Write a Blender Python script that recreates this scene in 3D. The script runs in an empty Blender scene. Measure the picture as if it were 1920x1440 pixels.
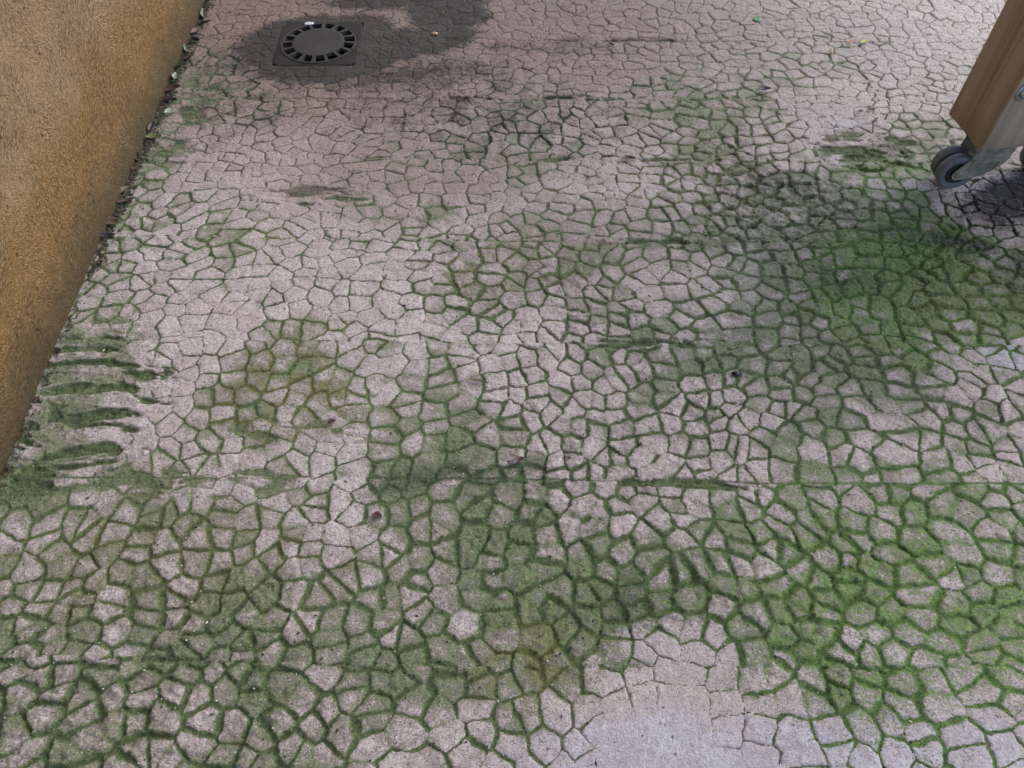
import bpy, bmesh, math, random
import numpy as np
from mathutils import Vector, Matrix
R = math.radians
scene = bpy.context.scene
C = scene.collection

# ------------------------------------------------------------------ camera
cam = bpy.data.cameras.new('camera')
cam.sensor_width = 36.0
cam.lens = 27.04
cam.clip_start = 0.02
cam.clip_end = 500
cam_ob = bpy.data.objects.new('camera', cam)
C.objects.link(cam_ob)
cam_ob.location = (0, 0, 1.3)
cam_ob.rotation_euler = (R(37.0), 0, 0)
scene.camera = cam_ob

# ------------------------------------------------------------------ sky and sun
SUN_EL, SUN_AZ = 38.0, 62.0          # azimuth clockwise from +y
w = bpy.data.worlds.new('World')
scene.world = w
w.use_nodes = True
nt = w.node_tree
bg = nt.nodes['Background']
sky = nt.nodes.new('ShaderNodeTexSky')
sky.sky_type = 'NISHITA'
sky.sun_disc = False
sky.sun_elevation = R(SUN_EL)
sky.sun_rotation = R(SUN_AZ)
sky.air_density = 1.0
sky.dust_density = 1.5
sky.ozone_density = 1.2
nt.links.new(sky.outputs[0], bg.inputs[0])
bg.inputs[1].default_value = 0.15
sun = bpy.data.lights.new('sun', 'SUN')
sun.energy = 1.15
sun.angle = R(55)
sun.color = (1.0, 0.955, 0.90)
sun_ob = bpy.data.objects.new('sun', sun)
C.objects.link(sun_ob)
sd = Vector((math.sin(R(SUN_AZ)) * math.cos(R(SUN_EL)), math.cos(R(SUN_AZ)) * math.cos(R(SUN_EL)), math.sin(R(SUN_EL))))
sun_ob.rotation_euler = sd.to_track_quat('Z', 'Y').to_euler()
sun_ob.location = (4, 4, 6)
scene.view_settings.view_transform = 'Standard'
scene.view_settings.look = 'None'
scene.view_settings.gamma = 1
scene.view_settings.exposure = 0.86
scene.cycles.max_bounces = 6

# ------------------------------------------------------------------ tagging
def tag(o, label=None, cat=None, group=None, kind=None):
    if label: o['label'] = label
    if cat: o['category'] = cat
    if group: o['group'] = group
    if kind: o['kind'] = kind
    return o

def link_mesh(name, me, mat, parent=None):
    o = bpy.data.objects.new(name, me)
    C.objects.link(o)
    if mat: me.materials.append(mat)
    if parent: o.parent = parent
    return o

def obj(name, bm, mat, parent=None, smooth=False):
    me = bpy.data.meshes.new(name)
    bm.normal_update()
    bm.to_mesh(me)
    bm.free()
    if smooth:
        me.polygons.foreach_set('use_smooth', [True] * len(me.polygons))
    return link_mesh(name, me, mat, parent)

# ------------------------------------------------------------------ node helper
class NT:
    def __init__(s, name):
        s.m = bpy.data.materials.new(name)
        s.m.use_nodes = True
        s.t = s.m.node_tree
        s.b = s.t.nodes['Principled BSDF']
    def n(s, typ, **kw):
        nd = s.t.nodes.new(typ)
        for k, v in kw.items():
            if k in nd.bl_rna.properties: setattr(nd, k, v)
        return nd
    def put(s, sock, v):
        if isinstance(v, bpy.types.NodeSocket): s.t.links.new(v, sock)
        elif isinstance(v, (tuple, list)):
            v = tuple(v)
            if len(sock.default_value) == 4 and len(v) == 3: v = v + (1,)
            sock.default_value = v
        else: sock.default_value = v
    def math(s, op, a, b=0.0, c=0.0, clamp=False):
        nd = s.n('ShaderNodeMath', operation=op, use_clamp=clamp)
        s.put(nd.inputs[0], a); s.put(nd.inputs[1], b); s.put(nd.inputs[2], c)
        return nd.outputs[0]
    def mix(s, f, a, b, blend='MIX'):
        nd = s.n('ShaderNodeMix', data_type='RGBA', blend_type=blend)
        s.put(nd.inputs[0], f); s.put(nd.inputs[6], a); s.put(nd.inputs[7], b)
        return nd.outputs[2]
    def ramp(s, v, lo, hi, a=0.0, b=1.0):
        nd = s.n('ShaderNodeMapRange', interpolation_type='SMOOTHSTEP')
        s.put(nd.inputs[0], v)
        for i, q in zip((1, 2, 3, 4), (lo, hi, a, b)): s.put(nd.inputs[i], q)
        return nd.outputs[0]
    def noise(s, vec, scale, detail=4, rough=0.55, dist=0.0):
        nd = s.n('ShaderNodeTexNoise')
        s.put(nd.inputs['Vector'], vec)
        nd.inputs['Scale'].default_value = scale
        nd.inputs['Detail'].default_value = detail
        nd.inputs['Roughness'].default_value = rough
        nd.inputs['Distortion'].default_value = dist
        return nd.outputs[0]
    def map(s, vec, scale=(1, 1, 1), rot=(0, 0, 0), loc=(0, 0, 0)):
        nd = s.n('ShaderNodeMapping')
        s.put(nd.inputs[0], vec)
        nd.inputs['Scale'].default_value = scale
        nd.inputs['Rotation'].default_value = rot
        nd.inputs['Location'].default_value = loc
        return nd.outputs[0]
    def attr(s, name):
        return s._attr(name)
    def _attr(s, name):
        nd = s.t.nodes.new('ShaderNodeAttribute'); nd.attribute_name = name
        return nd.outputs['Fac']
    def bump(s, h, strength, dist, normal=None):
        nd = s.n('ShaderNodeBump')
        nd.inputs['Strength'].default_value = strength
        nd.inputs['Distance'].default_value = dist
        s.put(nd.inputs['Height'], h)
        if normal is not None: s.put(nd.inputs['Normal'], normal)
        return nd.outputs[0]
    def pos(s):
        return s.n('ShaderNodeNewGeometry').outputs['Position']
    def obj(s):
        return s.n('ShaderNodeTexCoord').outputs['Object']
    def set(s, **kw):
        for k, v in kw.items(): s.put(s.b.inputs[k.replace('_', ' ')], v)
        return s.m

def simple(name, col, rough=0.6, metal=0.0, var=0.25, scale=60, bump=0.2, bd=0.001):
    t = NT(name)
    p = t.obj()
    n1 = t.noise(p, scale, 5, 0.6)
    n2 = t.noise(p, scale * 0.13, 3, 0.5)
    f = t.math('ADD', t.math('MULTIPLY', n1, 0.6), t.math('MULTIPLY', n2, 0.4))
    f = t.ramp(f, 0.3, 0.7)
    c = t.mix(f, tuple(q * (1 - var) for q in col), tuple(min(1, q * (1 + var)) for q in col))
    r = t.ramp(n1, 0.3, 0.7, max(0.05, rough - 0.12), min(1, rough + 0.12))
    return t.set(Base_Color=c, Roughness=r, Metallic=metal, Normal=t.bump(n1, bump, bd))

# ------------------------------------------------------------------ survey of the yard floor
# rows every 6 cm northwards from y=0.12, columns every 6 cm eastwards from x=-1.28; numbers 0..18
MOSS = """
10 10 10 10 10 10 10 10 10 10 10 10 9 9 10 10 9 8 7 6 6 7 9 5 0 0 2 4 6 6 8 6 6 4 4 4 4 4 4 4 4 4 4 4 4 4 4 4 4 4 4 4 4 4 4 4
10 10 10 10 10 10 10 10 10 10 10 10 9 9 10 10 9 8 7 6 6 7 9 6 0 0 2 4 6 6 7 7 6 5 4 4 4 4 4 4 4 4 4 4 4 4 4 4 4 4 4 4 4 4 4 4
10 10 10 10 10 10 10 10 10 10 10 10 8 10 10 10 9 8 7 6 6 7 10 6 0 0 2 3 5 6 7 7 6 6 4 4 4 4 4 4 4 4 4 4 4 4 4 4 4 4 4 4 4 4 4 4
10 10 10 10 10 10 10 10 10 9 9 10 9 10 11 11 9 10 10 9 8 8 10 7 2 1 2 4 6 8 10 11 9 7 5 5 5 5 5 5 5 5 5 5 5 5 5 5 5 5 5 5 5 5 5 5
10 10 10 10 10 10 10 10 10 9 9 10 10 11 12 12 9 11 13 13 11 10 11 10 6 3 3 6 9 12 14 14 12 9 8 8 8 8 8 8 8 8 8 8 8 8 8 8 8 8 8 8 8 8 8 8
11 11 11 11 11 11 11 11 10 10 9 10 11 12 12 11 9 11 12 12 12 13 14 14 11 7 6 8 11 14 14 14 12 9 10 12 13 13 13 13 13 13 13 13 13 13 13 13 13 13 13 13 13 13 13 13
12 12 12 12 12 12 12 12 11 10 10 10 12 13 12 10 10 10 11 12 13 14 14 14 15 14 12 12 12 13 14 13 12 12 14 14 14 14 14 14 14 14 14 14 14 14 14 14 14 14 14 14 14 14 14 14
10 10 10 10 10 10 10 10 10 10 10 10 10 12 12 10 9 10 10 11 13 14 14 14 15 15 13 12 12 12 13 14 14 12 12 12 12 12 12 12 12 12 12 12 12 12 12 12 12 12 12 12 12 12 12 12
9 9 9 9 9 9 9 9 10 11 12 12 11 12 10 7 7 10 10 11 12 13 12 13 14 13 12 11 11 11 11 14 12 12 12 11 11 11 11 11 11 11 11 11 11 11 11 11 11 11 11 11 11 11 11 11
10 10 10 10 10 10 10 10 10 11 13 12 11 9 7 5 7 10 11 12 13 12 11 12 12 10 9 9 9 10 10 12 11 10 11 11 10 10 10 10 10 10 10 10 10 10 10 10 10 10 10 10 10 10 10 10
16 16 16 16 16 16 14 10 9 9 10 10 8 5 4 4 6 10 14 14 14 13 12 9 8 8 8 8 8 8 10 10 10 10 10 11 11 10 10 10 10 10 10 10 10 10 10 10 10 10 10 10 10 10 10 10
12 12 12 12 12 12 12 10 8 7 7 8 7 7 6 4 7 10 13 14 13 12 10 8 7 7 7 7 7 8 9 9 9 9 9 9 10 9 9 9 9 9 9 9 9 9 9 9 9 9 9 9 9 9 9 9
9 9 9 9 9 9 11 10 8 5 5 7 9 9 8 5 7 9 12 13 12 10 8 7 6 6 7 7 7 8 9 9 8 8 8 8 8 8 8 8 8 8 8 8 8 8 8 8 8 8 8 8 8 8 8 8
5 5 5 5 5 7 12 10 7 4 7 10 13 13 10 7 7 8 10 12 9 7 6 7 8 8 9 9 8 9 10 11 10 10 10 10 10 9 8 8 8 8 8 8 8 8 8 8 8 8 8 8 8 8 8 8
3 3 3 3 3 8 11 10 7 5 6 9 12 13 11 9 7 7 8 11 8 6 6 7 8 9 10 10 10 11 12 13 12 12 12 12 10 9 8 8 8 8 8 8 8 8 8 8 8 8 8 8 8 8 8 8
2 2 2 2 4 9 10 9 5 4 3 6 9 12 12 10 8 7 8 10 8 6 6 7 8 10 11 12 13 13 13 14 14 14 15 14 13 8 7 8 8 8 8 8 8 8 8 8 8 8 8 8 8 8 8 8
2 2 2 2 5 9 9 8 5 3 3 4 8 10 10 8 6 5 6 9 8 7 6 7 9 10 11 12 13 14 14 14 14 14 15 15 15 11 8 10 11 11 11 11 11 11 11 11 11 11 11 11 11 11 11 11
2 2 2 2 5 7 8 7 5 3 2 3 7 8 7 5 3 3 5 8 9 8 6 7 9 11 12 12 12 13 14 14 14 14 14 14 15 14 10 12 15 15 15 15 15 15 15 15 15 15 15 15 15 15 15 15
2 2 2 3 4 6 8 7 5 3 3 4 6 6 5 4 3 2 5 9 10 10 8 9 9 10 11 10 10 10 12 13 14 14 15 15 16 16 14 14 16 17 17 17 17 17 17 17 17 17 17 17 17 17 17 17
2 2 2 2 3 6 7 6 6 5 5 5 5 5 5 5 4 2 6 10 11 11 11 11 11 10 9 8 7 7 10 12 14 15 16 17 17 17 17 16 17 17 17 17 17 17 17 17 17 17 17 17 17 17 17 17
2 2 2 2 4 7 7 6 6 6 6 5 4 4 4 6 5 3 6 10 10 11 11 11 11 9 8 7 6 6 8 11 13 15 16 17 18 18 18 18 17 16 16 16 16 16 16 16 16 16 16 16 16 16 16 16
2 2 2 2 5 8 7 6 6 6 7 6 4 4 5 6 6 6 7 8 8 9 10 10 11 9 8 8 8 9 10 11 13 14 15 16 18 18 18 17 15 13 12 12 12 12 12 12 12 12 12 12 12 12 12 12
2 2 2 3 6 8 6 6 6 7 8 5 4 4 5 6 7 8 7 6 6 7 8 9 10 9 8 9 10 12 12 12 13 14 14 15 17 18 18 17 15 11 8 8 8 8 8 8 8 8 8 8 8 8 8 8
2 2 2 4 7 7 6 6 5 6 6 4 3 3 4 5 6 6 6 5 5 6 6 7 7 7 7 8 9 11 12 13 14 15 15 15 16 16 15 13 12 9 6 6 6 6 6 6 6 6 6 6 6 6 6 6
2 2 2 5 8 7 6 5 5 5 4 3 3 3 4 5 5 5 5 5 5 5 5 5 4 5 5 6 8 9 11 13 14 15 15 15 15 15 12 10 8 6 4 4 4 4 4 4 4 4 4 4 4 4 4 4
2 2 3 6 7 7 6 4 4 4 3 2 2 2 3 4 4 4 4 4 4 4 4 4 2 3 4 5 6 9 11 12 14 15 15 15 15 14 11 9 6 4 3 2 2 2 2 2 2 2 2 2 2 2 2 2
2 2 3 5 6 7 6 4 4 3 3 2 2 2 4 5 5 5 5 5 5 5 6 5 4 4 4 5 7 9 10 11 12 12 12 12 13 12 12 12 10 7 6 5 5 5 5 5 5 5 5 5 5 5 5 5
2 2 3 3 6 7 6 4 3 2 2 2 2 3 4 5 5 6 7 7 6 6 7 6 5 5 4 6 7 9 10 10 9 9 9 9 10 11 11 13 13 10 8 7 6 6 6 6 6 6 6 6 6 6 6 6
2 2 2 3 6 7 5 4 3 2 2 2 2 3 5 6 6 6 7 7 6 7 8 7 6 5 4 6 8 9 10 9 8 7 6 7 8 9 10 13 15 12 10 9 8 8 8 8 8 8 8 8 8 8 8 8
2 2 2 3 5 6 6 5 4 4 4 3 3 3 4 5 5 5 6 6 6 7 8 8 6 6 5 6 8 10 11 11 9 8 6 5 6 6 7 9 12 11 9 8 7 7 7 7 7 7 7 7 7 7 7 7
2 2 2 3 4 5 7 6 6 5 5 4 3 3 3 3 3 4 5 6 6 7 9 8 7 6 5 7 8 10 12 12 10 8 6 4 4 4 5 7 8 9 8 7 6 5 5 5 5 5 5 5 5 5 5 5
2 2 2 2 3 5 8 8 8 7 6 5 4 3 2 2 2 3 4 5 6 7 9 9 7 6 6 7 9 11 13 13 11 9 6 4 3 2 3 4 5 6 6 6 5 4 4 4 4 4 4 4 4 4 4 4
2 2 2 2 3 6 8 8 7 7 6 5 4 3 2 2 2 3 3 4 5 6 8 7 6 5 5 6 7 9 11 11 10 9 7 5 4 3 4 5 5 6 6 6 6 5 4 4 4 4 4 4 4 4 4 4
2 2 2 2 4 6 7 7 7 6 6 5 4 3 2 2 2 2 3 3 4 5 6 5 4 4 4 4 6 7 8 9 8 8 7 6 6 5 5 6 6 6 6 6 6 5 5 5 5 5 5 5 5 5 5 5
2 2 2 2 4 6 6 6 6 6 5 5 4 3 2 2 2 2 2 3 3 3 4 4 3 3 3 3 4 5 6 6 7 7 7 7 7 7 7 7 7 6 6 6 6 6 6 6 6 6 6 6 6 6 6 6
2 2 2 3 4 6 6 6 6 6 5 4 3 3 2 2 2 2 2 2 2 2 2 2 2 2 2 2 3 4 4 4 5 6 6 7 8 8 8 8 8 7 6 6 6 6 6 6 6 6 6 6 6 6 6 6
2 2 2 3 4 5 5 4 4 4 4 3 2 2 1 1 1 1 1 1 1 2 2 2 2 2 2 2 3 3 3 3 4 5 5 6 6 6 6 6 6 6 5 5 5 5 5 5 5 5 5 5 5 5 5 5
2 2 2 3 4 4 3 3 3 3 2 2 2 1 1 1 1 1 1 1 1 1 2 2 2 2 2 2 2 3 3 3 3 4 4 5 5 5 5 5 5 5 4 4 4 4 4 4 4 4 4 4 4 4 4 4
2 2 2 3 3 2 2 2 2 2 1 1 1 1 1 1 1 1 1 1 1 1 2 2 2 2 2 2 2 2 3 3 3 3 3 3 4 4 4 4 4 4 3 3 3 3 3 3 3 3 3 3 3 3 3 3
2 2 2 2 2 1 0 0 0 0 0 0 0 0 0 0 0 0 0 0 0 1 2 2 2 2 2 2 2 2 2 2 2 2 2 2 2 2 2 2 2 2 2 2 2 2 2 2 2 2 2 2 2 2 2 2
2 2 2 2 2 1 0 0 0 0 0 0 0 0 0 0 0 0 0 0 0 1 2 2 2 2 2 2 2 2 2 2 2 2 2 2 2 2 2 2 2 2 2 2 2 2 2 2 2 2 2 2 2 2 2 2
2 2 2 2 1 1 0 0 0 0 0 0 0 0 0 0 0 0 0 0 0 1 2 2 2 2 2 2 2 2 2 2 2 2 2 2 2 2 2 2 2 2 2 2 2 2 2 2 2 2 2 2 2 2 2 2
2 2 2 2 1 0 0 0 0 0 0 0 0 0 0 0 0 0 0 0 0 1 2 2 2 2 2 2 2 2 2 2 2 2 2 2 2 2 2 2 2 2 2 2 2 2 2 2 2 2 2 2 2 2 2 2
2 2 2 2 1 0 0 0 0 0 0 0 0 0 0 0 0 0 0 0 0 1 2 2 2 2 2 2 2 2 2 2 2 2 2 2 2 2 2 2 2 2 2 2 2 2 2 2 2 2 2 2 2 2 2 2
2 2 2 2 1 0 0 0 0 0 0 0 0 0 0 0 0 0 0 0 0 1 2 2 2 2 2 2 2 2 2 2 2 2 2 2 2 2 2 2 2 2 2 2 2 2 2 2 2 2 2 2 2 2 2 2
2 2 2 1 1 0 0 0 0 0 0 0 0 0 0 0 0 0 0 0 0 1 2 2 2 2 2 2 2 2 2 2 2 2 2 2 2 2 2 2 2 2 2 2 2 2 2 2 2 2 2 2 2 2 2 2
2 2 2 1 1 0 0 0 0 0 0 0 0 0 0 0 0 0 0 0 0 1 2 2 2 2 2 2 2 2 2 2 2 2 2 2 2 2 2 2 2 2 2 2 2 2 2 2 2 2 2 2 2 2 2 2
2 2 2 1 0 0 0 0 0 0 0 0 0 0 0 0 0 0 0 0 0 1 2 2 2 2 2 2 2 2 2 2 2 2 2 2 2 2 2 2 2 2 2 2 2 2 2 2 2 2 2 2 2 2 2 2
2 2 2 1 0 0 0 0 0 0 0 0 0 0 0 0 0 0 0 0 0 1 2 2 2 2 2 2 2 2 2 2 2 2 2 2 2 2 2 2 2 2 2 2 2 2 2 2 2 2 2 2 2 2 2 2
2 2 2 1 0 0 0 0 0 0 0 0 0 0 0 0 0 0 0 0 0 1 2 2 2 2 2 2 2 2 2 2 2 2 2 2 2 2 2 2 2 2 2 2 2 2 2 2 2 2 2 2 2 2 2 2
2 2 1 1 0 0 0 0 0 0 0 0 0 0 0 0 0 0 0 0 0 1 1 2 2 2 2 2 2 2 2 2 2 2 2 2 2 2 2 2 2 2 2 2 2 2 2 2 2 2 2 2 2 2 2 2
2 2 1 0 0 0 0 0 0 0 0 0 0 0 0 0 0 0 0 0 0 1 1 2 2 2 2 2 2 2 2 2 2 2 2 2 2 2 2 2 2 2 2 2 2 2 2 2 2 2 2 2 2 2 2 2
2 2 1 0 0 0 0 0 0 0 0 0 0 0 0 0 0 0 0 0 0 1 1 2 2 2 2 2 2 2 2 2 2 2 2 2 2 2 2 2 2 2 2 2 2 2 2 2 2 2 2 2 2 2 2 2
2 2 1 0 0 0 0 0 0 0 0 0 0 0 0 0 0 0 0 0 0 1 1 2 2 2 2 2 2 2 2 2 2 2 2 2 2 2 2 2 2 2 2 2 2 2 2 2 2 2 2 2 2 2 2 2
"""
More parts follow.
